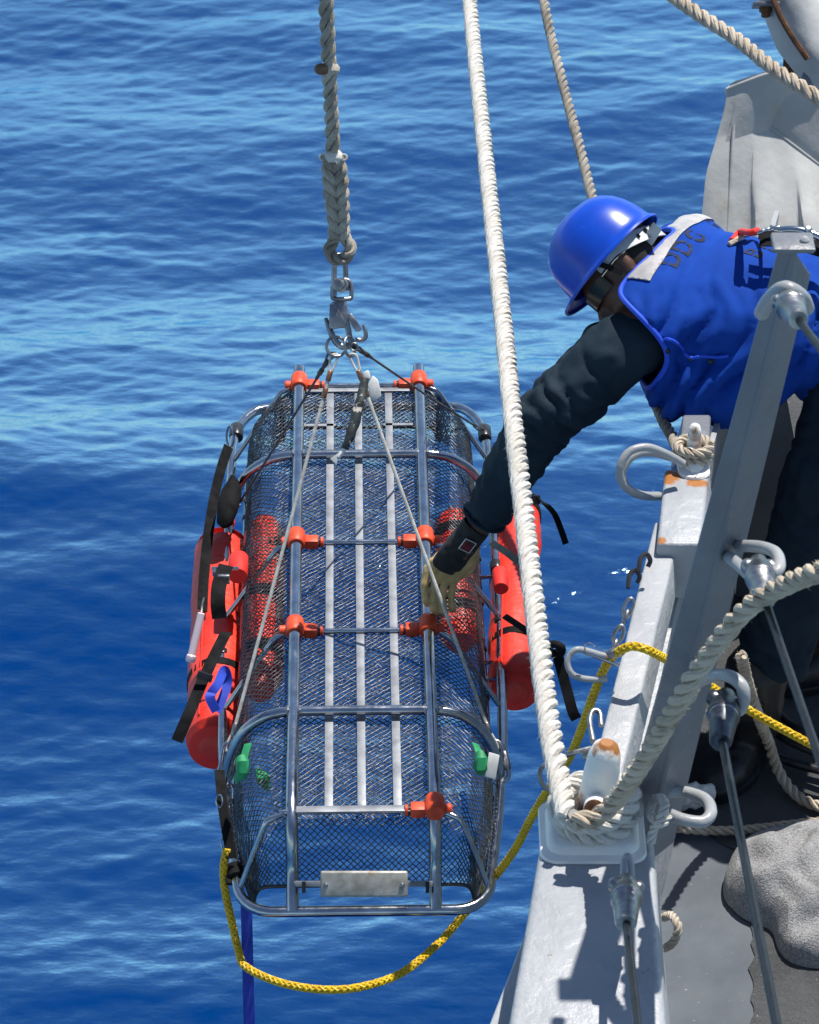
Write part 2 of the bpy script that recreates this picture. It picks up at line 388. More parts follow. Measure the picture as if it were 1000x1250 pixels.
# ---------------------------------------------------------------- ship side: deck, hull, bulwark
TOPZ = 1.0
def gz(pts, z): return [G(x, y, z) for x, y in pts]
cleat_near = G(722, 1008, TOPZ); cleat_far = G(846, 566, TOPZ)
M['paint'] = paint_mat('haze_grey_paint', (0.36, 0.375, 0.395), (0.295, 0.31, 0.335), [(G(776, 1016, TOPZ), 0.030), (G(818, 582, TOPZ), 0.05), (G(850, 588, TOPZ), 0.04), (G(808, 660, TOPZ), 0.02)], dirt=(0.25, 0.17, 0.10), dlo=0.64)
M['paint_light'] = paint_mat('pale_grey_paint', (0.37, 0.38, 0.395), (0.31, 0.32, 0.34), [(G(757, 930, TOPZ), 0.014)], dirt=(0.50, 0.42, 0.30), spot_col=(0.40, 0.33, 0.22))
M['paint_dark'] = paint_mat('stanchion_grey_paint', (0.175, 0.188, 0.213), (0.135, 0.147, 0.17), rough=0.38, dirt=(0.22, 0.20, 0.18), dlo=0.7)
M['white_paint'] = paint_mat('white_enamel', (0.80, 0.79, 0.76), (0.72, 0.71, 0.67), [(cleat_near + Vector((.035, -.02, .205)), .055), (cleat_near + Vector((-.04, -.05, .07)), .05), (cleat_near + Vector((.085, .05, .02)), .07), (cleat_near + Vector((.02, -.05, .02)), .04), (cleat_far + Vector((0, -.02, .08)), .04)], rough=0.5, dirt=(0.62, 0.56, 0.46), brush=0.7, spot_col=(0.33, 0.13, 0.03))
M['pipe'] = paint_mat('grey_pipe_paint', (0.34, 0.35, 0.36), (0.26, 0.27, 0.285), rough=0.35, brush=0.5, dirt=(0.5, 0.42, 0.3), dlo=0.72)

def deck_mat(name, col, col2, grain):
    m, t, b = base_mat(name); ge = node(t, 'ShaderNodeNewGeometry'); pos = ge.outputs['Position']
    f, _ = noise_fac(t, pos, 5, 6, 0.35, 0.65); c = mixc(t, f, col, col2)
    f2, _ = noise_fac(t, pos, 34, 6, 0.66, 0.72, 0.7); c = mixc(t, f2, c, (0.16, 0.10, 0.06))
    f3, _ = noise_fac(t, pos, 80, 5, 0.66, 0.72, 0.7); c = mixc(t, f3, c, (0.42, 0.43, 0.44))
    t.links.new(c, b.inputs['Base Color']); b.inputs['Roughness'].default_value = 0.6 if not grain else 0.9; b.inputs['Specular IOR Level'].default_value = 0.2
    if grain:
        _, r = noise_fac(t, pos, 260, 4, rough=0.7); p = add_bump(t, b, r, 1.0, 0.01)
        _, r = noise_fac(t, pos, 70, 4); add_bump(t, b, r, 0.6, 0.012, p)
    else:
        _, r = noise_fac(t, pos, 30, 6); p = add_bump(t, b, r, 0.3, 0.006)
    return m
M['deck'] = deck_mat('deck_paint', (0.10, 0.115, 0.135), (0.07, 0.083, 0.10), False)
M['nonskid'] = deck_mat('non_skid', (0.13, 0.135, 0.14), (0.08, 0.085, 0.09), True)

# bulwark centre line on the horizontal (x as a function of y)
BA, BB = G(745, 930, TOPZ), G(838, 600, TOPZ)
def bx(y): return BA.x + (BB.x - BA.x) * (y - BA.y) / (BB.y - BA.y)
ysd = [2.2, 4.0, 5.0, 6.0, 7.0, 7.5, 7.75, 8.15, 8.4, 8.55]
edge = [Vector((min(bx(y), 0.45) if y < 4.6 else (bx(y) if y < 7.6 else (0.80 if y < 8.3 else 0.95 + (y - 8.4) * 4)), y, 0)) for y in ysd]
mb = MB(); n = len(ysd)
mb.v = [e.copy() for e in edge] + [Vector((9, y, 0)) for y in ysd]
for i in range(n - 1): mb.face((i, n + i, n + i + 1, i + 1))
structure(mb.build('deck', M['deck'], smooth=False), 'grey painted steel deck')
# non-skid sheet, laid 4 mm above the painted waterway
mb = MB(); ns = [Vector((G(918, y, 0).x, G(918, y, 0).y, 0.004)) for y in (1320, 1250, 1180, 1120)] + [G(905, 1040, 0.004), G(830, 1000, 0.004), G(815, 960, 0.004), G(850, 900, 0.004), Vector((1.05, 7.6, 0.004)), Vector((1.3, 8.4, 0.004))]
ns = resample(ns, .02); ns = [Vector((p.x + noise.noise(p * 23) * .010 + noise.noise(p * 70) * .006, p.y, .004)) for p in ns]
m_ = len(ns); mb.v = [p.copy() for p in ns] + [Vector((8.5, p.y, 0.004)) for i, p in enumerate(ns)]
for i in range(m_ - 1): mb.face((i, m_ + i, m_ + i + 1, i + 1))
structure(mb.build('non_skid_deck', M['nonskid'], smooth=False), 'rough dark non-skid deck coating')
# flared hull plating below the deck edge
mb = MB(); rows = [(0.0, 0.0), (0.12, -0.9), (0.55, -2.4), (1.15, -4.6)]
for dx, z in rows: mb.v += [Vector((e.x + dx + 0.004, e.y, z - 0.01)) for e in edge]
for r_ in range(len(rows) - 1):
    for i in range(n - 1): mb.face((r_ * n + i, r_ * n + i + 1, (r_ + 1) * n + i + 1, (r_ + 1) * n + i))
structure(mb.build('hull', M['paint']), 'grey flared hull side')

# bulwark: plating, wide cap block near the camera, narrow cap beam, far cap block
bw = thing('bulwark', 'haze grey steel bulwark along the deck edge with rusty cap', 'bulwark', (bx(5.2), 5.2, 0))
def block(top, drop, flare, name, mt, bev=0.012):
    lo = [p + Vector((f, 0, -drop)) for p, f in zip(top, flare)]
    return MB().hexa([lo[0], lo[1], lo[2], lo[3], *top]).build(name, mt, bw, bevel=bev, bseg=3)
t_ = gz([(606, 1340), (818, 1340), (797, 1014), (662, 1014)], TOPZ)
block(t_, 0.30, (-0.035, 0.045, 0.03, 0.0), 'cap_block', M['paint'], 0.014)
o_ = gz([(558, 1350), (640, 1350), (668, 1065), (648, 1120)], TOPZ - 0.2)
block(o_, 0.06, (0, 0, 0, 0), 'outer_flange', M['paint'], 0.006)
r0, r1 = G(752, 975, TOPZ - 0.03), G(832, 640, TOPZ - 0.03)
dv = (r1 - r0).normalized(); sv = Vector((dv.y, -dv.x, 0))
a0 = r0 - sv * 0.055; a1 = r1 - sv * 0.055
mb = MB(); d_ = Vector((0, 0, -0.085)); ins = sv * 0.012
mb.hexa([a0 + d_, r0 + d_ + ins, r1 + d_ + ins, a1 + d_, a0, r0, r1, a1]); mb.build('cap_beam', M['paint_light'], bw, bevel=0.006, bseg=3)
t_ = gz([(802, 664), (856, 664), (866, 572), (812, 572)], TOPZ)
block(t_, 0.14, (0, 0.02, 0.02, 0), 'cap_block', M['paint'], 0.008)
# plating down to the deck
pl = MB(); pA = [Vector((bx(y) + 0.0, y, 0.0)) for y in (3.9, 4.6, 5.8, 7.0)]; pA[0].x = 0.36; pA[1].x = 0.36
top_h = [TOPZ - 0.29, TOPZ - 0.29, TOPZ - 0.10, TOPZ - 0.12]
for p, h in zip(pA, top_h): pl.v += [p, p + Vector((0.012, 0, 0)), p + Vector((0.012, 0, h)), p + Vector((0, 0, h))]
for i in range(3):
    for k in range(4): k2 = (k + 1) % 4; pl.face((i * 4 + k, i * 4 + k2, (i + 1) * 4 + k2, (i + 1) * 4 + k))
pl.face((3, 2, 1, 0)); pl.face((12, 13, 14, 15)); pl.build('plating', M['paint'], bw, smooth=False)
for y in (6.6,):
    x = bx(y) + 0.014; MB().hexa([(x, y - 0.006, 0.003), (x + 0.22, y - 0.006, 0.003), (x + 0.22, y + 0.006, 0.003), (x, y + 0.006, 0.003), (x, y - 0.006, 0.86), (x + 0.03, y - 0.006, 0.86), (x + 0.03, y + 0.006, 0.86), (x, y + 0.006, 0.86)]).build('bracket', M['paint_dark'], bw, smooth=False)

# pad with rounded stepped edge under the near bitt
pad = MB(); c = cleat_near
def rrect(cx, cy, hx, hy, rad, z, n=6):
    out = []
    for sx, sy, a0_ in ((1, 1, 0), (-1, 1, 90), (-1, -1, 180), (1, -1, 270)):
        for k in range(n + 1):
            a = R(a0_ + 90 * k / n); out.append(Vector((cx + sx * (hx - rad) + rad * math.cos(a), cy + sy * (hy - rad) + rad * math.sin(a), z)))
    return out
def stack(mb, rings):
    b0 = len(mb.v); k = len(rings[0])
    for r_ in rings: mb.v += r_
    for i in range(len(rings) - 1):
        for j in range(k): j2 = (j + 1) % k; mb.face((b0 + i * k + j, b0 + i * k + j2, b0 + (i + 1) * k + j2, b0 + (i + 1) * k + j))
    mb.face([b0 + j for j in range(k)][::-1]); mb.face([b0 + (len(rings) - 1) * k + j for j in range(k)])
def bitt(name, c, s, label, pin_dir, pad_hx, pad_hy, lean=Vector((0.1, 0.0, 1))):
    t = thing(name, label, 'bitt', c)
    mb = MB(); stack(mb, [rrect(c.x, c.y, pad_hx + .008, pad_hy + .012, .03, c.z + .001), rrect(c.x, c.y, pad_hx + .006, pad_hy + .010, .03, c.z + .006), rrect(c.x, c.y, pad_hx - .004, pad_hy - .002, .03, c.z + .010), rrect(c.x, c.y, pad_hx - .008, pad_hy - .006, .028, c.z + .020), rrect(c.x, c.y, pad_hx - .016, pad_hy - .014, .025, c.z + .025)])
    mb.build('base_pad', M['white_paint'], t)
    ax = lean.normalized()
    MB().lathe(c + Vector((0, 0, 0.01)), ax, [(0, .040 * s), (.03 * s, .034 * s), (.07 * s, .030 * s), (.12 * s, .029 * s), (.155 * s, .026 * s), (.172 * s, .020 * s), (.180 * s, .010 * s)], 24).build('post', M['white_paint'], t)
    pc = c + ax * 0.075 * s; pd = Vector(pin_dir).normalized()
    pin = MB().lathe(pc - pd * 0.06 * s, pd, [(0, .015 * s), (.004, .018 * s), (.12 * s, .0185 * s), (.128 * s, .017 * s)], 18).build('cross_pin', M['white_paint'], t)
    MB().lathe(pc + pd * 0.067 * s, pd, [(0, .0170 * s), (.004 * s, .0165 * s), (.006 * s, .010 * s)], 18).build('rusty_end', M['rust'], pin)
    return t
bitt('horned_bitt', cleat_near + Vector((0, -0.02, 0)), 1.12, 'white horned bitt with rusty pin holding the thick white rope', (-0.12, -0.8, 0.35), 0.088, 0.075)
bitt('horned_bitt', cleat_far, 0.5, 'small white bitt on the far rusty cap beyond the leaning sailor', (-0.3, -0.7, 0.3), 0.026, 0.05, Vector((0, 0, 1)))

# U shaped pad eyes
def ubar(name, label, pts, r, mt, cat='pad eye', group=None):
    o = MB().tube(catmull(pts, 8), r, 12).build(name, mt); return tag(o, label, cat, group)
p_ = G(771, 1012, TOPZ)
ubar('pad_eye', 'upright grey rounded pad eye bar beside the near bitt', [p_ + Vector((-.012, 0.01, -0.005)), p_ + Vector((-.010, .01, .05)), p_ + Vector((0, .012, .075)), p_ + Vector((.010, .03, .05)), p_ + Vector((.012, .035, -0.005))], 0.0125, M['pipe'])
q = G(806, 996, TOPZ)
ring_pts = [W(812, 992, 5.90), W(836, 1001, 5.88), W(858, 1003, 5.88), W(868, 992, 5.90), W(861, 976, 5.96), W(836, 967, 6.0), W(814, 967, 6.0)]
ubar('mooring_ring', 'grey painted horizontal ring at the foot of the stanchion', ring_pts, 0.0115, M['pipe'], 'ring')
# two bent pipe guards beyond
for k, (dz, lab) in enumerate(((0.0, 'outer bent grey pipe hoop sticking out beyond the cap beam'), (0.075, 'inner bent grey pipe hoop close behind the outer one'))):
    Zc = 6.82 + dz; off = k * 6
    pts = [W(834 + off, 566 + k * 2, Zc), W(815 + off * .6, 555 + k * 3, Zc - .02), W(790 + off * .3, 546 + k * 6, Zc - .04), W(768 + off * .5, 552 + k * 6, Zc - .05), W(757 + off * .5, 572 + k * 4, Zc - .05), W(762 + off * .5, 592 + k * 2, Zc - .03), W(780 + off * .4, 604, Zc), W(806, 606 - k, Zc + .03), W(824, 604, Zc + 0.05)]
    ubar('pipe_hoop', lab, pts, 0.0088, M['pipe'], 'pipe hoop', 'bent pipe hoops on the bulwark')

# far post and clutter just beyond the far block
fp = thing('fairlead_post', 'cream painted fairlead post behind the far bitt', 'post', G(850, 560, 0.75))
MB().hexa([*gz([(818, 574), (866, 574), (866, 556), (822, 556)], 0.72), *gz([(828, 562), (866, 562), (868, 506), (834, 506)], 0.98)]).build('web', M['paint_dark'], fp, bevel=.006)
MB().box(W(852, 515, 7.35), (.028, 0, 0), (0, .02, .02), (0, -.05, .09)).build('cheek', M['paint'], fp, bevel=.008)
MB().lathe(W(838, 520, 7.25), (1, 0, 0.1), [(0, .03), (.012, .034), (.03, .034), (.04, .03)], 18).build('roller', M['steel_dull'], fp)

# ---------------------------------------------------------------- stanchion (angle bar) and lifelines
b_, tp_ = W(806, 985, 5.98), W(975, 306, 5.27)
stn = thing('angle_stanchion', 'leaning grey painted angle iron stanchion in front of the sailor', 'stanchion', b_)
ax = (tp_ - b_).normalized(); b_ = b_ - ax * 0.15
lf = Vector((-0.92, 0.05, 0)); lf = (lf - ax * lf.dot(ax)).normalized()
vr = Vector((0.64, 0.77, 0)); vr = (vr - ax * vr.dot(ax)).normalized()
def flange(name, d, wid, th_dir, tw, bev=.004, lo=0.0):
    th = th_dir * 0.010; e0, e1 = b_, tp_
    o = MB().hexa([e0, e0 + d * wid, e0 + d * wid + th, e0 + th, e1, e1 + d * wid * tw - ax * lo, e1 + d * wid * tw + th - ax * lo, e1 + th]).build(name, M['paint_dark'], stn, bevel=bev, bseg=3)
    return o
FCAM = Vector((0.1, 0.99, 0)); FCAM = (FCAM - ax * FCAM.dot(ax)).normalized()
flange('outboard_flange', lf, 0.064, FCAM, .5); 
e_ = lf * 0.004 + FCAM * -0.002
b_ = b_ + e_; tp_ = tp_ + e_
flange('inboard_flange', vr, 0.100, -RX * .2 + FCAM * .3 if False else (lf * .95 + FCAM * .1).normalized(), .75, .004, .075)
cap = MB().box(tp_ + (vr * .35 + lf * .30) * 0.06 + ax * 0.004, RX * .034, Vector((0, .028, 0)), ax * .005).build('top_plate', M['paint_dark'], stn, bevel=.004)
MB().lathe(tp_ + ax * .009 + vr * .02, ax, [(0, .008), (.006, .008), (.01, .004)], 12).build('stud', M['pipe'], cap)

def lifeline(label, eye_pts, eye_r, p0, p1, end, s=1.0, dark=False):
    """swaged fork end of a wire lifeline: eye bar on the ship, clevis, tapered body, wire"""
    t = thing('lifeline', label, 'lifeline', p0, 'wire lifelines with swaged ends')
    MB().tube(catmull(eye_pts, 8), eye_r, 12).build('eye_bar', M['pipe'], t)
    d = (p1 - p0).normalized(); side = d.cross(FWD).normalized()
    cm = M['steel_dull'] if not dark else M['fit_dark']
    MB().lathe(p0 - d * .012 * s, d, [(0, .013 * s), (.006, .016 * s), (.03 * s, .016 * s), (.036 * s, .012 * s)], 18).build('clevis', cm, t, bevel=.001)
    for sg in (-1, 1):
        MB().lathe(p0 + side * sg * .016 * s - side * .0075 * sg + d * .012 * s, side * sg, [(0, .013 * s), (.012 * s, .0145 * s), (.018 * s, .0125 * s), (.022 * s, .008 * s)], 12).build('pin_end', cm, t)
    body = MB().lathe(p0 + d * .018 * s, d, [(0, .018 * s), (.006 * s, .024 * s), (.028 * s, .0255 * s), (.031 * s, .0275 * s), (.037 * s, .0275 * s), (.040 * s, .025 * s), (.085 * s, .0205 * s), (.112 * s, .0185 * s), (.118 * s, .0165 * s), (.1181 * s, .010 * s)], 26).build('body', cm, t)
    MB().lathe(p0 + d * .055 * s, d, [(0, .0245 * s), (.002, .0252 * s), (.006, .0252 * s), (.008, .024 * s)], 26).build('ferrule', M['steel_dull'], body)
    st = p0 + d * .115 * s
    MB().tube(catmull([st, st.lerp(end, .33) + Vector((0, 0, -.002)), st.lerp(end, .66) + Vector((0, 0, -.002)), end], 10), .0072 * s, 12).build('wire', M['wire'], t)
    return t
M['fit_dark'] = mat('dark_swage_fitting', (0.12, 0.13, 0.15), 0.35, 0.9, (0.07, 0.075, 0.085), 40, rvar=.1)
M['wire'] = mat('lifeline_wire', (0.012, 0.014, 0.019), 0.36, 0.1, (0.008, 0.009, 0.012), 30, rvar=.08, bump=.15, bs=300, bd=.0005)
p0 = W(765, 1078, 5.66); lifeline('wire lifeline with swaged fitting lying over the near bulwark cap', [W(762, 1074, 5.68), W(763, 1052, 5.70), W(766, 1046, 5.70), W(769, 1052, 5.70), W(770, 1076, 5.69)], .0075, p0, W(764, 1142, 5.50), W(784, 1300, 5.12), 1.02)
p0 = W(886, 852, 5.62); lifeline('lower wire lifeline with black swaged fitting hanging from the stanchion', [W(842, 852, 5.86), W(853, 832, 5.76), W(884, 824, 5.62), W(906, 838, 5.58), W(906, 862, 5.60), W(893, 870, 5.66), W(868, 872, 5.80)], .0115, p0, W(880, 905, 5.50), W(956, 1290, 4.62), 1.05, True)
p0 = W(926, 688, 5.45); lifeline('middle wire lifeline with worn grey fitting on a white painted eye', [W(884, 676, 5.70), W(900, 688, 5.55), W(916, 702, 5.44), W(936, 706, 5.42), W(951, 694, 5.42), W(948, 676, 5.48), W(930, 668, 5.56), W(902, 666, 5.66)], .0105, p0, W(934, 735, 5.33), W(1030, 1010, 4.75), 0.98)
p0 = W(961, 365, 5.08); lifeline('upper wire lifeline with bulky grey fitting at the stanchion head', [W(930, 382, 5.24), W(940, 365, 5.16), W(958, 352, 5.08), W(978, 362, 5.10), W(985, 376, 5.22)], .0125, p0, W(973, 388, 4.98), W(1062, 500, 4.60), 0.88)
MB()

# ---------------------------------------------------------------- rope makers
def strands(P, Rr, lay, nst, t, mt, seg=8, rs=0.47, hr=0.57, phase=0.0, name='strand', taper=None):
    P = resample(P, lay / 13.0); T, N, B = frames(P); L = 0.0; ang = []
    for i in range(len(P)):
        if i: L += (P[i] - P[i - 1]).length
        ang.append(2 * math.pi * L / lay + .9 * noise.noise(P[i] * 5.0) + .35 * noise.noise(P[i] * 17.0))
    for k in range(nst):
        pts = [P[i] + (N[i] * math.cos(ang[i] + phase + 2 * math.pi * k / nst) + B[i] * math.sin(ang[i] + phase + 2 * math.pi * k / nst)) * Rr * hr for i in range(len(P))]
        MB().tube(pts, [Rr * rs * (1 + .13 * noise.noise(p * 26 + Vector((k * 7, 0, 0)))) for p in pts], seg).build(name, mt, t)
    return P, T, N, B
def fuzz(P, Rr, count, t, mt, length=0.010, name='loose_fibres'):
    mb = MB(); T, N, B = frames(P); rnd = random.Random(len(P) + count)
    for _ in range(count):
        i = rnd.randrange(len(P)); a = rnd.uniform(0, 6.283); o = N[i] * math.cos(a) + B[i] * math.sin(a)
        p = P[i] + o * Rr * 0.9; d = (o + T[i] * rnd.uniform(-1.2, 1.2) + Vector((rnd.uniform(-.5, .5), rnd.uniform(-.5, .5), rnd.uniform(-.5, .5)))).normalized()
        l = length * rnd.uniform(.4, 1.4); sde = d.cross(T[i]).normalized() * 0.0004; b = len(mb.v)
        mid = p + d * l * .55; end = p + d * l + T[i] * l * .3
        mb.v += [p - sde, p + sde, mid + sde * .7, mid - sde * .7, end]
        mb.face((b, b + 1, b + 2, b + 3)); mb.face((b + 3, b + 2, b + 4))
    mb.build(name, mt, t, kind='stuff')
def rope(name, label, pts, dia, mt, lay=2.7, fz=0, fmat='fuzz', smooth=10, cat='rope', wob=0.0):
    P = catmull(pts, smooth); t = thing(name, label, cat, P[0])
    if wob:
        P = [p + Vector((noise.noise(p * 3.1), noise.noise(p * 3.1 + Vector((9, 0, 0))), noise.noise(p * 3.1 + Vector((0, 9, 0))))) * wob for p in P]
    Q = strands(P, dia / 2, dia * lay, 3, t, mt)
    if fz: fuzz(Q[0], dia / 2, fz, t, M[fmat], dia * .22)
    return t

# ---------------------------------------------------------------- basket litter (hanging upside down, runners uppermost)
ZF = 0.38; ZR = 0.185
LC0, LC1 = G(443.5, 985, ZF), G(438.5, 465, ZF)         # centre line of the basket floor
LD = (LC1 - LC0); LLEN = LD.length; LDn = LD.normalized(); LSn = Vector((LDn.y, -LDn.x, 0)); UPZ = Vector((0, 0, 1))
def LP(s, a, d=0.0):
    """litter point: s metres from the near end of the floor, a across (+ right), d below the floor"""
    return LC0 + LDn * s + LSn * a - UPZ * d
def s_of(y, z=ZF): return (G(440, y, z) - LC0).dot(LDn)
DR = ZF - ZR
lit = thing('rescue_litter', 'steel tube and wire mesh basket litter hanging upside down from the hook', 'rescue litter', LP(LLEN / 2, 0, DR))
S_END = s_of(1112, ZR); S_FAR = s_of(497, ZR)
HW = 0.326; RW = 0.152
def hwf(s):
    pts = [(-.2, .262), (.0, .275), (.2, .298), (.45, .318), (.9, .332), (1.5, .328), (2.2, .322)]
    for (s0, w0), (s1, w1) in zip(pts, pts[1:]):
        if s <= s1: return w0 + (w1 - w0) * (s - s0) / (s1 - s0)
    return .322
# outer rail: closed loop with rounded corners
def loop_rect(s0, s1, hw, rad, d, n=7):
    out = []
    for cs, ca, a0_ in ((s0 + rad, hw - rad, -90), (s1 - rad * 2.2, hw - rad, 0), (s1 - rad * 2.2, -(hw - rad), 90), (s0 + rad, -(hw - rad), 180)):
        for k in range(n + 1):
            a = R(a0_ + 90 * k / n); far = cs > (s0 + s1) / 2
            out.append(LP(cs + math.sin(a) * rad * (2.2 if far else 1), ca + math.cos(a) * rad, d))
    return out
def narrow(p):
    v = p - LC0; s_, a_ = v.dot(LDn), v.dot(LSn); return p + LSn * a_ * (hwf(s_) / HW - 1)
RAIL = resample([narrow(p) for p in resample(loop_rect(S_END, S_FAR, HW, 0.085, DR), .02, True)], 0.02, True)
MB().tube(RAIL, 0.0122, 14, closed=True).build('rail', M['steel'], lit)
for sgn in (-1, 1):
    a = sgn * RW
    pts = [LP(S_END - .002, a, DR - .004), LP(-0.055, a, .125), LP(-0.045, a, .075), LP(-0.015, a, .025), LP(.06, a, .004), LP(.15, a, 0)] + [LP(LLEN * k / 8, a, 0) for k in range(1, 8)] + [LP(LLEN + .06, a, 0)]
    MB().tube(resample(catmull(pts, 8), .02), 0.0142, 14).build('runner', M['steel'], lit)
S_H = [s_of(868), s_of(555)]
for s in S_H:
    prof = [(HW, DR), (HW * .985, DR - .03), (HW * .93, .105), (HW * .84, .052), (.232, .018), (.195, .004), (RW, -.001), (.07, -.002), (0, -.002)]
    kx = [(x if x <= RW else RW + (x - RW) * (hwf(s) - RW) / (HW - RW), d) for x, d in prof]
    pts = [LP(s, -x, d) for x, d in kx] + [LP(s, x, d) for x, d in kx[::-1][1:]]
    MB().tube(resample(catmull(pts, 6), .012), 0.0115, 12).build('hoop', M['steel'], lit)
S_C = [s_of(985), s_of(765), s_of(657), s_of(466)]
for i, s in enumerate(S_C):
    dd = .012
    prof = [(hwf(s - .06) - .006, DR - .006), (.212, .036), (.195, .018), (.17, .013), (RW, .012)]
    sl = -0.06 if i == 0 else (-.07 if i == 3 else -.06)
    pts = [LP(s + sl * (x - RW) / (HW - RW), sgn * x, d) for sgn, pr in ((-1, prof), (1, prof[::-1])) for x, d in pr]
    MB().tube(resample(catmull(pts, 5), .012), 0.0064, 10).build('cross_rod', M['steel'], lit)
for k, x in enumerate((-0.0735, -0.003, 0.0735)):
    ps = [LP(s, x, .017) for s in np.linspace(S_C[0] + .008, LLEN - .01, 14)]
    MB().ribbon(ps, 0.0185, 0.004, UPZ).build('slat', M['slat'], lit, bevel=.0008)
MB().ribbon([LP(S_C[0], x, .006) for x in np.linspace(-RW + .01, RW - .01, 6)], .020, .004, UPZ).build('end_bar', M['slat'], lit, bevel=.0008)
MB().ribbon([LP(S_C[3] - .02, x, .012) for x in np.linspace(-RW + .01, RW - .01, 6)], .016, .004, UPZ).build('end_bar', M['slat'], lit, bevel=.0008)
for x0, x1 in ((-RW + .01, -.06), (.06, RW - .012)):
    MB().ribbon([LP(s_of(512), x, .017) for x in np.linspace(x0, x1, 4)], .010, .004, UPZ).build('short_bar', M['slat'], lit)
for s in S_H:
    for sg in (-1, 1):
        for da in (-1, 1):
            c = LP(s, sg * RW + da * .013, -.003); q_ = c + LDn * 0
            MB().tube([c - LDn * .012 - UPZ * .002, c - LDn * .006 + UPZ * .004, c + LDn * .006 + UPZ * .004, c + LDn * .012 - UPZ * .002], [.003, .006, .006, .003], 8).build('weld', M['steel_dull'], lit)
# orange clips
def clip(s, sgn, inner=True):
    a = sgn * RW; c = LP(s, a, 0)
    o = MB().lathe(c - LDn * .026, LDn, [(0, .0185), (.003, .0205), (.014, .0215), (.038, .0215), (.049, .0205), (.052, .0185)], 22).build('clip', M['orange'], lit)
    i = -sgn
    mb = MB(); mb.box(c + LSn * i * .036 - UPZ * .010, LSn * .016, LDn * .0145, UPZ * .0125); mb.build('lug', M['orange'], o, bevel=.004)
    MB().lathe(c + LSn * i * .056 - UPZ * .011, LSn * i, [(0, .0095), (.0015, .0125), (.007, .0125), (.009, .0095)], 16).build('collar', M['orange'], o)
    MB().lathe(c + LSn * i * .0515 - UPZ * .011, LSn * i, [(0, .0115), (.005, .0115)], 14).build('band', M['black_rubber'], o)
    MB().lathe(c - LSn * i * .020 - UPZ * .009, -LSn * i, [(0, .012), (.006, .0125), (.014, .0125), (.017, .009)], 16).build('collar', M['orange'], o)
for s, sg in ((S_C[3], -1), (S_C[3], 1), (S_C[2], -1), (S_C[2], 1), (S_C[1], -1), (S_C[1], 1), (S_C[0], 1)): clip(s, sg)
# ballast plate on the near end wall
pc = W(444.5, 1079, 6.93)
bar = MB().box(W(443, 1079, 6.965), RX * .148, UPI * .006, FWD * .003).build('end_strap', M['slat'], lit, bevel=.001)
bal = MB().box(pc, RX * .0925, UPI * .0275, FWD * .007).build('ballast_plate', M['galv'], lit, bevel=.005, bseg=3)
for sx in (-1, 1): MB().lathe(pc + RX * sx * .081 - UPI * .002 - FWD * .007, -FWD, [(0, .0055), (.004, .005), (.006, .003)], 10).build('bolt', M['steel'], bal)
for x in (371, 522): MB().box(W(x, 1083, 6.955), RX * .004, UPI * .012, FWD * .005).build('cable_tie', M['black_plastic'], lit)

# wire mesh: floor, rounded sides and both end walls as one woven skin
def mesh_pt(u, s, d):
    """u: girth metres from the centre (signed); s, d: position and drop along the length path"""
    sg = 1 if u >= 0 else -1; u = abs(u)
    tp = [(0, 0, 0), (.165, .165, 0), (.21, .207, .010), (.25, .241, .030), (.30, .268, .072), (.36, .282, .128), (.43, .288, .198)]
    for (u0, x0, d0), (u1, x1, d1) in zip(tp, tp[1:]):
        if u <= u1: break
    t = min(1, (u - u0) / (u1 - u0)); x = x0 + (x1 - x0) * t; du = d0 + (d1 - d0) * t
    k = 1.0
    if s > LLEN - .06: k = 1 - .30 * min(1, (s - LLEN + .06) / .12)
    if s < .25: k *= 1 - .05 * (.25 - s) / .25
    if s < .12: k *= 1 - .14 * ((.12 - s) / .2) ** 1.3
    return LP(s, sg * x * k, .022 + min(.2, (du ** 3 + d ** 3) ** (1 / 3)))
path = [(-.055, .150), (-.052, .135), (-.045, .10), (-.035, .06), (-.02, .03), (.0, .01), (.03, .002), (.06, 0)] 
farp = [(LLEN - .01, 0), (LLEN + .02, .012), (LLEN + .04, .05), (LLEN + .052, .10), (LLEN + .06, .16)]
pv = [Vector((s, d, 0)) for s, d in path + farp]
pv = resample(pv, .0076)
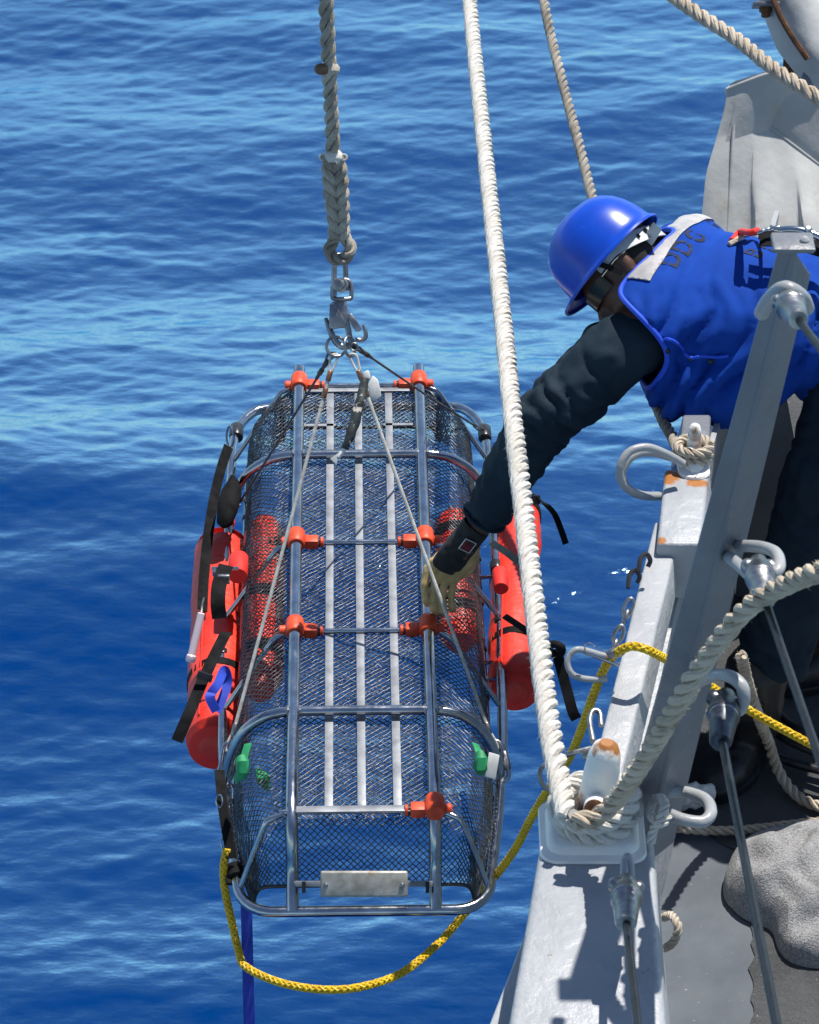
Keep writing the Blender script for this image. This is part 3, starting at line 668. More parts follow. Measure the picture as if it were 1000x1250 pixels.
def wire_net(nodes, r, name, mt, parent, wob=.0):
    nv, nu = nodes.shape[:2]; jj, ii = np.meshgrid(np.arange(nv - 1), np.arange(nu), indexing='ij'); ok = (ii + jj) % 2 == 0
    A, Bq = [], []
    for di in (-1, 1):
        m_ = ok & (ii + di >= 0) & (ii + di < nu)
        A.append(nodes[jj[m_], ii[m_]]); Bq.append(nodes[jj[m_] + 1, ii[m_] + di])
    A = np.concatenate(A); Bq = np.concatenate(Bq); d = Bq - A; l = np.linalg.norm(d, axis=1, keepdims=True); ok2 = l[:, 0] > 1e-4; A, Bq, d = A[ok2], Bq[ok2], (d / np.maximum(l, 1e-9))[ok2]
    up = np.tile(np.array([[0, 0, 1.0]]), (len(d), 1)); up[np.abs(d[:, 2]) > .8] = (1, 0, 0)
    s1 = np.cross(d, up); s1 /= np.linalg.norm(s1, axis=1, keepdims=True); s2 = np.cross(s1, d)
    V = []
    A = A - d * r * .8; Bq = Bq + d * r * .8
    for base in (A, Bq):
        for k in range(4):
            a = 2 * math.pi * k / 4; V.append(base + (s1 * math.cos(a) + s2 * math.sin(a)) * r)
    V = np.stack(V, 1).reshape(-1, 3); nE = len(A); b = np.arange(nE)[:, None] * 8
    F = np.concatenate([np.concatenate([b + k, b + (k + 1) % 4, b + 4 + (k + 1) % 4, b + 4 + k], 1) for k in range(4)])
    me = bpy.data.meshes.new(name); me.vertices.add(len(V)); me.vertices.foreach_set('co', V.ravel().astype(np.float32))
    me.loops.add(F.size); me.loops.foreach_set('vertex_index', F.ravel().astype(np.int32)); me.polygons.add(len(F))
    me.polygons.foreach_set('loop_start', np.arange(0, F.size, 4, dtype=np.int32)); me.polygons.foreach_set('loop_total', np.full(len(F), 4, np.int32))
    me.polygons.foreach_set('use_smooth', np.ones(len(F), bool)); me.update(calc_edges=True)
    o = link(name, me, mt, parent); o['kind'] = 'stuff'; return o
us = np.arange(-.43, .4301, .0088)
nodes = np.array([[tuple(mesh_pt(u, p.x, p.y)) for u in us] for p in pv])
nz_ = np.random.RandomState(5).normal(size=nodes.shape) * .0007
bulge = np.array([[noise.noise(Vector((float(q[0]) * 7, float(q[1]) * 7, 2.0))) * .007 for q in row] for row in nodes])
nodes = nodes + nz_; nodes[..., 2] += bulge
wire_net(nodes, .00135, 'wire_mesh', M['mesh'], lit)
us2 = np.arange(-.20, .2001, .0100)
nodes2 = np.array([[tuple(LP(s, u, .075 + .004 * math.sin(s * 9) + .012 * (u / .2) ** 2)) for u in us2] for s in np.arange(.03, LLEN - .12, .0092)])
wire_net(nodes2, .0010, 'liner_mesh', M['liner'], lit)
# edge rods that carry the mesh
for sg in (-1, 1):
    pts = [mesh_pt(sg * .43, s, 0) + UPZ * -.004 for s in np.linspace(.07, LLEN - .02, 16)]
    o = MB().tube(pts, .0062, 10).build('mesh_rod', M['steel'], lit)
    for s in np.linspace(.1, LLEN - .1, 9):
        p = mesh_pt(sg * .43, s, 0); MB().tube([p - LDn * .006 + UPZ * -.004, p + LDn * .006 + UPZ * -.004], .0088, 8).build('tie', M['black_plastic'], o)
    for s in (.34, .72, .78, 1.12, 1.46):
        MB().tube([mesh_pt(sg * .43, s, 0), LP(s - .03, sg * (hwf(s - .03) - .004), DR)], .0048, 8).build('arm', M['steel'], lit)
MB().tube([mesh_pt(u, pv[0].x, pv[0].y) for u in np.linspace(-.43, .43, 46)], .0042, 8).build('mesh_hem', M['black_rubber'], lit)
MB().tube([mesh_pt(u, pv[-1].x, pv[-1].y) for u in np.linspace(-.43, .43, 46)], .0042, 8).build('mesh_hem', M['black_rubber'], lit)
for sg in (-1, 1):
    MB().tube([mesh_pt(sg * .43, s, d) for s, d in path], .004, 8).build('mesh_hem', M['black_rubber'], lit)
def blob_tube(name, P, radii, mt, parent, seg=28, disp=.003, nz=9.0, ell=None):
    mb = MB(); mb.tube(P, radii, seg); o = mb.build(name, mt, parent)
    for v in o.data.vertices:
        n_ = noise.noise(v.co * nz) * disp + noise.noise(v.co * nz * 3) * disp * .4; v.co += v.normal * n_
    return o
# marking tape on the rail and hoops
def on_rail(x, y):
    p = G(x, y, ZR); return min(RAIL, key=lambda q: (q - p).length)
def wrap(c, d, r, ln, mt, name, parent, seg=16):
    d = Vector(d).normalized(); return MB().lathe(c - d * ln / 2, d, [(0, r * .93), (.002, r), (ln * .5, r * 1.03), (ln - .002, r), (ln, r * .93)], seg).build(name, mt, parent)
for k_, pts in enumerate(([(303, 908, 7.02), (299, 922, 7.0), (296, 936, 6.99), (291, 948, 7.0), (287, 953, 7.02)], [(580, 908, 7.03), (585, 920, 7.0), (587, 932, 6.99), (590, 943, 7.0)])):
    MB().ribbon(catmull([W(*p) for p in pts], 5), .018, .004, -FWD + RX * (.5 if k_ else -.5)).build('green_webbing', M['green_tape'], lit, bevel=.001)
    x, y, z_ = pts[2]
    blob_tube('green_webbing', [W(x - 1, y - 13, z_), W(x, y - 6, z_ - .008), W(x, y + 6, z_ - .008), W(x - 1, y + 13, z_)], [.008, .0145, .0145, .008], M['green_tape'], lit, 12, .005, 50)
blob_tube('green_webbing', [W(314, 938, 7.24), W(322, 952, 7.22), W(328, 966, 7.22)], [.006, .014, .006], M['green_tape'], lit, 14, .01, 40)
wrap(on_rail(282, 634), LDn, .0165, .028, M['red_webbing'], 'red_tape', lit)
wrap(on_rail(274, 800), LDn, .0150, .02, M['black_rubber'], 'rubber_band', lit)
wrap(on_rail(606, 690), LDn, .0160, .03, M['black_rubber'], 'rubber_band', lit)
wrap(on_rail(608, 760), LDn, .0150, .02, M['black_rubber'], 'rubber_band', lit)
wrap(W(291, 692, 7.75), LDn, .023, .075, M['red_webbing'], 'red_sleeve', lit)
wrap(W(611, 708, 7.72), LDn, .018, .07, M['red_webbing'], 'red_sleeve', lit)
vc = on_rail(291, 1066); vd = (on_rail(291, 1040) - on_rail(296, 1090)).normalized(); wrap(vc, vd, .0205, .036, M['black_webbing'], 'velcro_cuff', lit)
MB().box(vc - vd * .02 - RX * .018, RX * .006, vd * .016, UPZ * .004).build('velcro_tab', M['black_webbing'], lit, bevel=.002)
pb = on_rail(291, 528); wrap(pb, LDn, .018, .05, M['black_rubber'], 'rubber_band', lit)

# ---------------------------------------------------------------- floats lashed to the rails
def float_roll(label, p0, p1, r, bands, inner):
    t = thing('litter_float', label, 'float', p0, 'red floats lashed to the litter rails')
    n_ = 26; P = [p0.lerp(p1, k / (n_ - 1)) for k in range(n_)]
    L = (p1 - p0).length
    rad = []
    for k in range(n_):
        s = k / (n_ - 1) * L; e = min(s, L - s); rad.append(r * min(1, .55 + .45 * math.sqrt(max(0, 1 - (1 - min(1, e / .05)) ** 2))))
    P = [p0 - (p1 - p0).normalized() * .004] + P + [p1 + (p1 - p0).normalized() * .004]; rad = [r * .42] + rad + [r * .42]
    body = blob_tube('float_body', P, rad, M['red_float'], t, 28, .006, 11)
    d = (p1 - p0).normalized(); sv_ = (-FWD * .8 + UPI * .3); sv_ = (sv_ - d * sv_.dot(d)).normalized()
    MB().tube([p0.lerp(p1, f) + (sv_ * .75 - RX * .45).normalized() * r * 1.01 for f in np.linspace(.06, .94, 12)], .0026, 6).build('seam', M['red_webbing'], t)
    d = (p1 - p0).normalized()
    MB().tube([P[0] + d * .03 + d.orthogonal().normalized() * 0] + [P[0] + d * .03], .001, 4) if False else None
    for b in bands:
        c = p0.lerp(p1, b); MB().lathe(c - d * .013, d, [(0, r * 1.015), (.001, r * 1.03), (.025, r * 1.03), (.026, r * 1.015)], 28).build('strap', M['black_webbing'], t)
    for f in (.0, 1.0):
        c = p0.lerp(p1, f); MB().lathe(c - d * .003 + d * (.004 if f == 0 else -.004), d, [(0, r * .84), (.003, r * .9), (.006, r * .84)], 28).build('piping', M['red_webbing'], t)
    if inner:
        a, b, ri = inner; Q = [a.lerp(b, k / 12) for k in range(13)]
        rr = [ri * min(1, .6 + .4 * math.sqrt(max(0, 1 - (1 - min(1, min(k, 12 - k) / 1.2)) ** 2))) for k in range(13)]
        blob_tube('inner_pad', Q, rr, M['red_float'], t)
        for f in (.18, .5, .8):
            c = a.lerp(b, f); dd = (b - a).normalized(); MB().lathe(c - dd * .02, dd, [(0, ri * 1.02), (.04, ri * 1.02)], 24).build('strap', M['black_webbing'], t)
    return t
DF = DR + .06
float_roll('long red float lashed to the seaward left rail of the litter', G(264, 914, ZR - .06), G(272, 668, ZR - .055), .072, (.30,), (LP(.62, -.235, .175), LP(1.28, -.235, .165), .052))
float_roll('red float lashed to the right rail of the litter beside the sailor', G(628, 846, ZR - .04), G(630, 622, ZR - .04), .062, (.22, .58, .96), (LP(.80, .232, .175), LP(1.30, .232, .165), .052))

# loose webbing, tags and small gear on the litter
def strap(name, label, pts, wd, mt, nrm, cat='strap', th=.0022, n=8, parent=None, group=None):
    P = catmull(pts, n); o = MB().ribbon(P, wd, th, nrm).build(name, mt, parent)
    if parent is None: tag(o, label, cat, group)
    return o
st = thing('webbing_strap', 'long black webbing strap hanging from the far left litter corner', 'strap', W(284, 536, 8.3))
strap('webbing', '', [W(279, 545, 8.28), W(270, 572, 8.22), W(261, 610, 8.1), W(254, 655, 8.0), W(249, 705, 7.9), W(247, 745, 7.8)], .026, M['black_webbing'], -FWD + RX * .35, parent=st)
MB().tube([W(281 + 4.5 * math.cos(a), 533 + 13 * math.sin(a), 8.29) for a in np.linspace(0, 2 * math.pi, 15)[:-1]], .0028, 8, closed=True).build('oval_link', M['steel'], st)
pch = blob_tube('black_pouch', [W(284, 580, 8.07), W(284, 588, 8.06), W(282, 602, 8.04), W(278, 620, 8.0), W(275, 638, 7.97), W(274, 644, 7.96)], [.004, .014, .024, .026, .018, .006], M['black_webbing'], None, 16, .006, 30); tag(pch, 'small black pouch strapped outside the far left rail', 'pouch')
bk = thing('ratchet_buckle', 'steel ratchet buckle on black webbing on the left float', 'buckle', W(268, 705, 7.6))
MB().box(W(270, 698, 7.58), RX * .020, (UPI * .8 - FWD * .6) * .010, (UPI * .6 + FWD * .8) * .008).build('frame', M['steel'], bk, bevel=.003)
MB().box(W(273, 707, 7.55), RX * .014, (UPI * .9 - FWD * .4) * .012, (UPI * .4 + FWD * .9) * .005).build('lever', M['steel_dull'], bk, bevel=.002)
for x in (258, 284): MB().lathe(W(x, 694, 7.57), RX, [(0, .004), (.012, .005), (.014, .003)], 10).build('pin', M['steel'], bk)
strap('webbing', '', [W(276, 690, 7.57), W(268, 712, 7.53), W(266, 735, 7.50), W(268, 755, 7.50)], .034, M['black_webbing'], -FWD + UPI * .4, parent=bk)
sl = thing('webbing_strap', 'black buckled webbing tail hanging beside the left float', 'strap', W(252, 815, 7.2))
strap('webbing', '', [W(276, 772, 7.30), W(262, 800, 7.22), W(247, 832, 7.15), W(232, 868, 7.10), W(216, 905, 7.08)], .026, M['black_webbing'], -FWD + RX * -.2, parent=sl)
MB().box(W(250, 826, 7.13), (RX * .9 - UPI * .3) * .018, (UPI * .9 + RX * .3) * .009, FWD * .006).build('slide_buckle', M['black_plastic'], sl, bevel=.002)
tg = thing('light_stick', 'pale pink light stick tube dangling by the left float', 'light stick', W(240, 780, 7.3))
MB().lathe(W(246, 748, 7.24), W(231, 812, 7.24) - W(246, 748, 7.24), [(0, .006), (.002, .0085), (.095, .0085), (.098, .011), (.108, .011), (.112, .009), (.113, .004)], 16).build('tube', M['grey_tube'], tg)
MB().tube(catmull([W(246, 748, 7.24), W(247, 738, 7.26), W(249, 730, 7.3)], 4), .002, 6).build('cord', M['cord'], tg)
bl = thing('blue_webbing_loop', 'blue webbing loop knotted round the left litter rail', 'webbing loop', W(268, 850, 7.2))
strap('webbing', '', [W(264, 868, 7.06), W(257, 850, 7.04), W(266, 835, 7.05), W(274, 818, 7.10), W(278, 832, 7.12), W(272, 852, 7.1), W(264, 868, 7.08)], .020, M['blue_webbing'], -FWD + RX * .3, parent=bl)
strap('tail', '', [W(258, 846, 7.03), W(256, 852, 7.02), W(264, 868, 7.02)], .020, M['blue_webbing'], -FWD - RX * .2, parent=bl)
MB().ribbon([W(300.5 + k * .5, 1096 + k * 20, 7.05 + 0.0055 * k * 1.0) for k in range(14)], .0245, .002, -FWD + RX * .1).build('blue_strap', M['blue_webbing']); tag(bpy.data.objects['blue_strap'], 'flat blue strap trailing straight down below the near litter corner', 'strap')
br = thing('webbing_strap', 'black webbing strap with rings below the left float', 'strap', W(272, 985, 7.1))
strap('webbing', '', [W(268, 940, 7.12), W(271, 975, 7.08), W(276, 1010, 7.06), W(283, 1048, 7.05)], .022, M['black_webbing'], -FWD + RX * .25, parent=br)
for y in (978, 1030): MB().tube([W(268 + (y - 978) * .12 + 4 * math.cos(a), y + 8 * math.sin(a), 7.07) for a in np.linspace(0, 2 * math.pi, 13)[:-1]], .0018, 6, closed=True).build('ring', M['steel'], br)
rt = thing('webbing_strap', 'short black strap end sticking out above the right float', 'strap', W(658, 612, 7.6))
strap('webbing', '', [W(648, 604, 7.62), W(662, 612, 7.56), W(676, 626, 7.53), W(684, 644, 7.52), W(691, 664, 7.52)], .017, M['black_webbing'], -FWD + RX * .8, parent=rt)
MB().box(W(655, 610, 7.58), RX * .009, UPI * .011, FWD * .005).build('slide_buckle', M['black_plastic'], rt, bevel=.002)
r2 = thing('webbing_strap', 'knotted black strap tail hanging to the right of the float', 'strap', W(680, 795, 7.2))
strap('webbing', '', [W(679, 792, 7.2), W(684, 812, 7.2), W(692, 842, 7.19), W(699, 868, 7.18), W(704, 878, 7.18)], .024, M['black_webbing'], -FWD + RX * -.2, parent=r2)
kn = MB(); kn.tube(catmull([W(668, 792, 7.22), W(676, 786, 7.19), W(686, 791, 7.18), W(683, 799, 7.2), W(673, 797, 7.2)], 5), .009, 10); kn.build('knot', M['black_webbing'], r2)
strap('webbing', '', [W(616, 752, 7.45), W(640, 768, 7.36), W(656, 782, 7.30), W(672, 792, 7.22)], .015, M['black_webbing'], -FWD + UPI * .3, parent=r2)
gs = strap('webbing_strap', 'grey green webbing strap stretched over the right float under the sleeve', [W(600, 662, 7.56), W(618, 674, 7.5), W(636, 688, 7.46), W(652, 700, 7.47)], .017, mat('olive_webbing', (.13, .13, .10), .7, 0, (.18, .18, .14), 30, bump=.5, bs=400, bd=.0008), -FWD + UPI * .5)

# ---------------------------------------------------------------- hook, rings and sling
RZ = 7.37
def ring(c, r, th, nrm, name, mt, parent, sx=1.0, seg=28):
    nrm = Vector(nrm).normalized(); a = nrm.orthogonal().normalized(); b = nrm.cross(a)
    return MB().tube([c + (a * math.cos(t) + b * math.sin(t) * sx) * r for t in np.linspace(0, 2 * math.pi, seg + 1)[:-1]], th, 10, closed=True).build(name, mt, parent)
def px_plate(parent, name, poly, Z, th, mt, bev=.0018, tilt=Vector((0, 0, 0))):
    return MB().plate([W(x, y, Z) for x, y in poly], -FWD + tilt, th).build(name, mt, parent, bevel=bev, bseg=2)
hk = thing('swivel_hook', 'steel swivel shackle and double snap hook under the spliced rope', 'hook', W(416, 400, RZ))
# bow shackle
MB().tube(catmull([W(408, 362, RZ - .012), W(408, 330, RZ - .012), W(409.5, 316, RZ - .006), W(414, 311, RZ), W(420, 316, RZ + .008), W(422, 330, RZ + .012), W(422, 352, RZ + .014)], 6), .0062, 12).build('bow_shackle', M['steel_dull'], hk)
MB().lathe(W(411.5, 347.5, RZ - .034), RX * .45 + FWD, [(0, .010), (.002, .0138), (.012, .0138), (.014, .011), (.016, .0165), (.026, .0165), (.028, .010), (.060, .010)], 18).build('shackle_bolt', M['steel_dull'], hk)
MB().tube(catmull([W(406, 349, RZ - .01), W(406, 361, RZ - .01), W(407.5, 364.5, RZ - .01), W(417, 365, RZ - .006), W(427, 364.5, RZ), W(429, 361, RZ + .002), W(429, 350, RZ + .002), W(426, 343, RZ + .002), W(420, 341, RZ)], 6), .0052, 10).build('swivel_yoke', M['steel_dull'], hk)
px_plate(hk, 'shank', [(405.5, 368), (423, 367), (425, 380), (428, 396), (431, 414), (433.5, 419), (427, 424), (424.5, 415), (421, 400), (402, 402)], RZ, .015, M['steel_dull'], .003)
px_plate(hk, 'snap_gate', [(402.5, 371), (408.5, 368.5), (423.5, 394), (421, 399), (408, 402), (401.5, 399.5)], RZ - .016, .008, M['steel_dull'], .0025)
px_plate(hk, 'snap_gate', [(424.5, 383), (429.5, 382.5), (441, 399), (440.5, 404), (435, 405.5), (428.5, 396)], RZ - .013, .008, M['steel_dull'], .0025)
MB().tube(catmull([W(397.5, 388, RZ), W(402, 400, RZ), W(407, 413, RZ), (W(414, 421, RZ)), W(421, 424, RZ), W(429, 423, RZ), W(430, 418, RZ)], 6), [.004, .0055, .0068, .0075] + [.0075] * 33, 12).build('hook_bow', M['steel_dull'], hk) if False else None
P_ = catmull([W(397.5, 388, RZ), W(402, 400, RZ), W(407, 412, RZ), W(413, 420, RZ), W(421, 423.5, RZ), W(430, 419, RZ)], 6)
MB().tube(P_, [.0042 + .0035 * min(1, i / 10) for i in range(len(P_))], 12).build('hook_bow', M['steel_dull'], hk)
P_ = catmull([W(443, 396.5, RZ), W(446, 404, RZ), W(446.5, 411, RZ), W(441.5, 415, RZ), W(434, 414, RZ)], 6)
MB().tube(P_, [.003 + .002 * min(1, i / 8) for i in range(len(P_))], 12).build('side_hook', M['steel_dull'], hk)
MB().lathe(W(406.5, 371, RZ - .021), -FWD, [(0, .003), (.002, .0028), (.003, .0015)], 10).build('rivet', M['steel'], hk)

slg = thing('lifting_sling', 'four leg wire sling gathered on two steel rings above the litter', 'sling', W(418, 428, RZ))
ring(W(410.5, 423, RZ - .005), .0225, .0036, -FWD + RX * .25 + UPI * .15, 'master_ring', M['steel_dull'], slg)
ring(W(427, 423, RZ - .012), .0225, .0036, -FWD * .5 + RX * .85 + UPI * .1, 'master_ring', M['steel_dull'], slg)
ring(W(432, 423.5, RZ - .01), .0085, .0024, -FWD, 'small_ring', M['steel_dull'], slg)
att_nl, att_nr = on_rail(286, 945), on_rail(609, 940); att_fl, att_fr = on_rail(268, 640), on_rail(598, 530)
def leg(p0, p1, r, mt, dark, name):
    d = (p1 - p0); u = d.normalized(); L = d.length
    o = MB().tube([p0 + u * .06, p0.lerp(p1, .5) - UPZ * .004, p1 - u * .075], r, 8).build(name, mt, slg)
    e0 = p0 + u * .012
    MB().tube(catmull([e0 + u * .035 + RX * .004, e0 + RX * .008, e0 - u * .006, e0 - RX * .008, e0 + u * .035 - RX * .004], 5), .0028, 8).build('thimble', M['cord'] if not dark else M['dark_wire'], slg)
    for k, f in enumerate((.045, .085)):
        MB().lathe(p0 + u * f, u, [(0, .0048), (.002, .0062), (.022, .0062), (.024, .0048)], 12).build('ferrule', M['copper'] if not dark else M['dark_wire'], slg)
    MB().tube([p0 + u * .05, p0 + u * .13], .0042, 8).build('doubled_wire', mt, slg)
    e1 = p1 - u * .045
    MB().lathe(p1 - u * .10, u, [(0, .0045), (.002, .006), (.026, .006), (.028, .0045)], 12).build('ferrule', M['steel_dull'], slg)
    MB().tube(catmull([e1 - u * .03 + RX * .003, e1 + RX * .008, e1 + u * .012, e1 - RX * .008, e1 - u * .03 - RX * .003], 5), .0028, 8).build('thimble', M['cord'] if not dark else M['dark_wire'], slg)
    return e1
r_a, r_b = W(410, 429, RZ - .006), W(429, 429, RZ - .014)
e1 = leg(r_a, att_nl + UPZ * .02, .0042, M['cord'], False, 'sling_leg')
e2 = leg(r_b, att_nr + UPZ * .02, .0042, M['cord'], False, 'sling_leg')
leg(W(407, 429, RZ + .002), att_fl + UPZ * .015, .0030, M['dark_wire'], True, 'sling_leg')
leg(W(433, 423, RZ - .004), att_fr + UPZ * .01, .0030, M['dark_wire'], True, 'sling_leg')
wrap(att_fr + UPZ * .005, LDn, .017, .05, M['black_rubber'], 'rubber_band', lit)
for sg, e, at in ((-1, e1, att_nl), (1, e2, att_nr)):
    c = thing('carabiner', 'steel carabiner clipped to the %s rail of the litter' % ('left' if sg < 0 else 'right'), 'carabiner', at, 'carabiners on the sling legs')
    m0 = at - LDn * .03 + UPZ * .012; up = (e - m0).normalized(); sd_ = LSn
    lp = [e + up * .012, e + sd_ * .016 + up * .002, m0.lerp(e, .5) + sd_ * .018, m0 + sd_ * .016, m0 - up * .014, m0 - sd_ * .014, m0.lerp(e, .5) - sd_ * .012, e - sd_ * .012]
    MB().tube(catmull(lp, 6, True), .0052, 10, closed=True).build('body', M['steel'], c)
    g = m0.lerp(e, .5) + sd_ * .018; MB().lathe(g - up * .022, up, [(0, .0065), (.003, .008), (.038, .008), (.042, .0065)], 14).build('gate_sleeve', M['steel_dull'], c)
tgl = px_plate(None, 'white_tag', [(597, 918), (610, 922), (605, 952), (592, 948)], 6.98, .003, M['white_tag']); tag(tgl, 'small white label tag at the right carabiner', 'tag')
# toggle stick wrapped in scuffed tape, white tags
stick = thing('taped_toggle', 'scuffed black taped toggle hanging slanted from the sling rings', 'toggle', W(431, 510, 7.3))
P_ = [W(445, 462, 7.30), W(442, 482, 7.29), W(436, 505, 7.28), W(428, 530, 7.27), W(421, 548, 7.27)]
blob_tube('taped_shaft', catmull(P_, 6), [.0085 + .0035 * math.sin(math.pi * i / 24) for i in range(25)], M['tape_black'], stick, 14, .003, 60)
px_plate(stick, 'frayed_tip', [(403, 560), (415, 552), (411, 568)], 7.27, .006, M['white_tag'], .001)
MB().tube([W(421, 548, 7.27), W(413, 558, 7.27)], .005, 8).build('tip_wrap', M['white_tag'], stick)
t3 = px_plate(None, 'white_tag', [(449, 470), (455, 458), (462, 464), (466, 484), (458, 490), (452, 487)], 7.33, .008, M['white_tag'], .003); tag(t3, 'crumpled white tag wrapped to the sling ring', 'tag')
t4 = px_plate(None, 'white_tag', [(443, 455), (450, 451), (453, 461), (449, 468), (444, 465)], 7.31, .010, M['white_tag'], .004); tag(t4, 'small rounded pale tag just below the small ring', 'tag')

# ---------------------------------------------------------------- hoist rope with eye splice
hr = thing('hoist_rope', 'grey three strand hoist rope with a long eye splice above the hook', 'rope', W(410, 190, 7.2))
HZ = lambda y: 6.25 / (CP - (y - 625) / FPX * SP)
hp = [W(397 + (y + 20) * (413 - 397) / 340.0, y, HZ(y)) for y in (-30, 40, 85, 130, 195)]
Pm, *_ = strands(catmull(hp, 10), .0165, .098, 3, hr, M['rope_grey'])
fuzz(Pm, .0132, 260, hr, M['fuzz_tan'], .007)
# splice: fat four strand plait
Ps = resample(catmull([W(406.5, 190, HZ(190)), W(409, 215, HZ(215)), W(411, 240, HZ(240)), W(413, 265, HZ(265)), W(414, 290, HZ(290))], 10), .004)
T_, N_, B_ = frames(Ps); Ls = len(Ps)
for k in range(4):
    ph = k * math.pi / 2; pts = []
    for i, p in enumerate(Ps):
        a = i * .004 / .125 * 2 * math.pi + ph
        sw = 1 + .15 * math.sin(i * .09)
        pts.append(p + RX * math.sin(a) * .0165 * sw + FWD * math.sin(2 * a) * .009)
    MB().tube(pts, .0108, 8).build('splice_strand', M['rope_grey'], hr)
fuzz(Ps, .02, 220, hr, M['fuzz'], .010)
# eye loop round the shackle
lc = W(414.5, 300, HZ(300)); lp = [lc + RX * x + UPI * y for x, y in ((-.004, .022), (-.014, .010), (-.021, -.004), (-.021, -.018), (-.010, -.028), (.004, -.031), (.016, -.024), (.024, -.010), (.022, .004), (.012, .018), (.006, .026))]
strands(catmull(lp, 8), .0145, .08, 3, hr, M['rope_grey'], name='eye_strand')
# seizing collars
for (x, y, rr) in ((402, 84, .022), (407, 191, .022)):
    c = W(x, y, HZ(y)); blob_tube('seizing', [c + UPI * .012, c + UPI * .004, c - UPI * .006, c - UPI * .014], [rr * .7, rr, rr * 1.02, rr * .7], M['rope_grey'] if y < 150 else M['rope_white'], hr, 14, .004, 60)
for sx in (-1, 1):
    c = W(407 + sx * 13, 192, HZ(192) - .01); ring(c, .006, .0024, -FWD, 'twine_end', M['rope_white'], hr)
tog = thing('wooden_toggle', 'brown wooden toggle pin through the hoist rope', 'toggle', W(398, 84, HZ(84) - .03))
c = W(402, 84, HZ(84)); d = (-RX * .75 - FWD + UPI * -.15).normalized()
MB().lathe(c + d * .004, d, [(0, .012), (.030, .012), (.034, .0105), (.035, .006)], 18).build('pin', mat('worn_wood', (.16, .085, .045), .6, 0, (.08, .04, .02), 60, bump=.3, bs=120), tog)

# ---------------------------------------------------------------- deck ropes
wp = [W(571, -30, 9.6), W(579, 60, 9.15), W(597, 230, 8.35), W(612, 370, 7.7), W(625, 500, 7.1), W(639, 620, 6.75), W(655, 760, 6.35), W(670, 880, 6.08), W(683, 955, 5.93), W(693, 998, 5.84)]
rope('white_rope', 'thick white three strand rope slanting down to the near bitt', wp, .0425, M['rope_white'], 2.3, 800, 'fuzz')
cn = cleat_near
lay = thing('rope_turns', 'turns of soft white rope wrapped round the foot of the near bitt', 'rope')
for k in range(2):
    rr = .058 + .004 * k; z0 = cn.z + .045 + .028 * k
    pts = [cn + Vector((math.cos(a) * rr * 1.08 + .002, math.sin(a) * rr * .92 - .018, z0 - cn.z + .012 * math.sin(a + k))) for a in np.linspace(2.6 + k, 2.6 + k + 5.9, 20)]
    strands(catmull(pts, 4), .0185, .09, 3, lay, M['rope_white'], name='strand')
    fuzz(pts, .019, 150, lay, M['fuzz'], .010)
tr = [W(700, 1002, 5.80), W(728, 998, 5.80), W(752, 976, 5.78), W(780, 938, 5.68), W(810, 890, 5.56), W(845, 830, 5.46), W(880, 780, 5.40), W(910, 745, 5.35), W(950, 718, 5.28), W(1000, 698, 5.18), W(1060, 680, 5.1)]
rope('thick_rope', 'thick weathered tan rope rising from the near bitt in front of the stanchion', tr, .0355, M['rope_tan'], 2.5, 350, 'fuzz_tan')
fr_ = [W(658, -30, 8.45), W(672, 40, 8.30), W(690, 112, 8.15), W(708, 180, 8.0), W(722, 236, 7.9), W(762, 380, 7.6), W(803, 498, 7.32), W(820, 532, 7.22), W(832, 560, 7.12), W(842, 572, 7.06)]
rope('thin_rope', 'thin grey brown rope running behind the blue helmet to the far bitt', fr_, .0255, M['rope_grey'], 2.7, 200, 'fuzz_tan')
ft = thing('rope_turns', 'short turns of frayed rope round the small far bitt', 'rope')
for k in range(2):
    pts = [cleat_far + Vector((math.cos(a) * .034, math.sin(a) * .03, .025 + .02 * k)) for a in np.linspace(0, 6.0, 16)]
    strands(catmull(pts, 4), .011, .05, 3, ft, M['rope_tan'])
ur = [W(800, -22, 8.2), W(830, 1, 8.15), W(860, 22, 8.1), W(900, 48, 8.03), W(940, 80, 7.95), W(980, 107, 7.88), W(1040, 145, 7.8)]
rope('tan_rope', 'tan twisted rope crossing the top right corner over the canvas', ur, .036, M['rope_tan'], 2.6, 300, 'fuzz_tan')
hg = [G(905, 800, .55), G(912, 830, .42), G(925, 872, .28), G(938, 905, .14), G(950, 940, .05), G(968, 966, .022), G(990, 981, .022), G(1040, 996, .022)]
rope('hanging_rope', 'dirty tan rope drooping down to the dark deck beside the boot', hg, .0265, M['rope_tan'], 2.7, 240, 'fuzz_tan')
dk = [G(806, 1004, .024), G(830, 1011, .024), G(870, 1014, .024), G(910, 1013, .024), G(955, 1008, .024), G(1000, 1003, .024), G(1050, 998, .024)]
rope('deck_rope', 'tan rope lying straight across the deck above the grey blanket', dk, .0225, M['rope_tan'], 2.8, 160, 'fuzz_tan')
ct = thing('rope_lashing', 'pale knotted lashing tied between the ring and the bulwark', 'rope', W(800, 1000, 5.9))
strands(catmull([W(795, 1030, 5.88), W(798, 1012, 5.87), W(806, 1000, 5.85), W(812, 984, 5.86), W(806, 974, 5.92), W(796, 980, 5.94), W(795, 996, 5.88), W(808, 1006, 5.85), W(816, 995, 5.86)], 8), .0085, .04, 3, ct, M['rope_white'])
strands(catmull([W(811, 1120, 6.2), W(820, 1118, 6.15), W(828, 1132, 6.12), W(822, 1150, 6.14), W(811, 1158, 6.2)], 8), .0085, .04, 3, ct, M['rope_tan'], name='loop_strand')

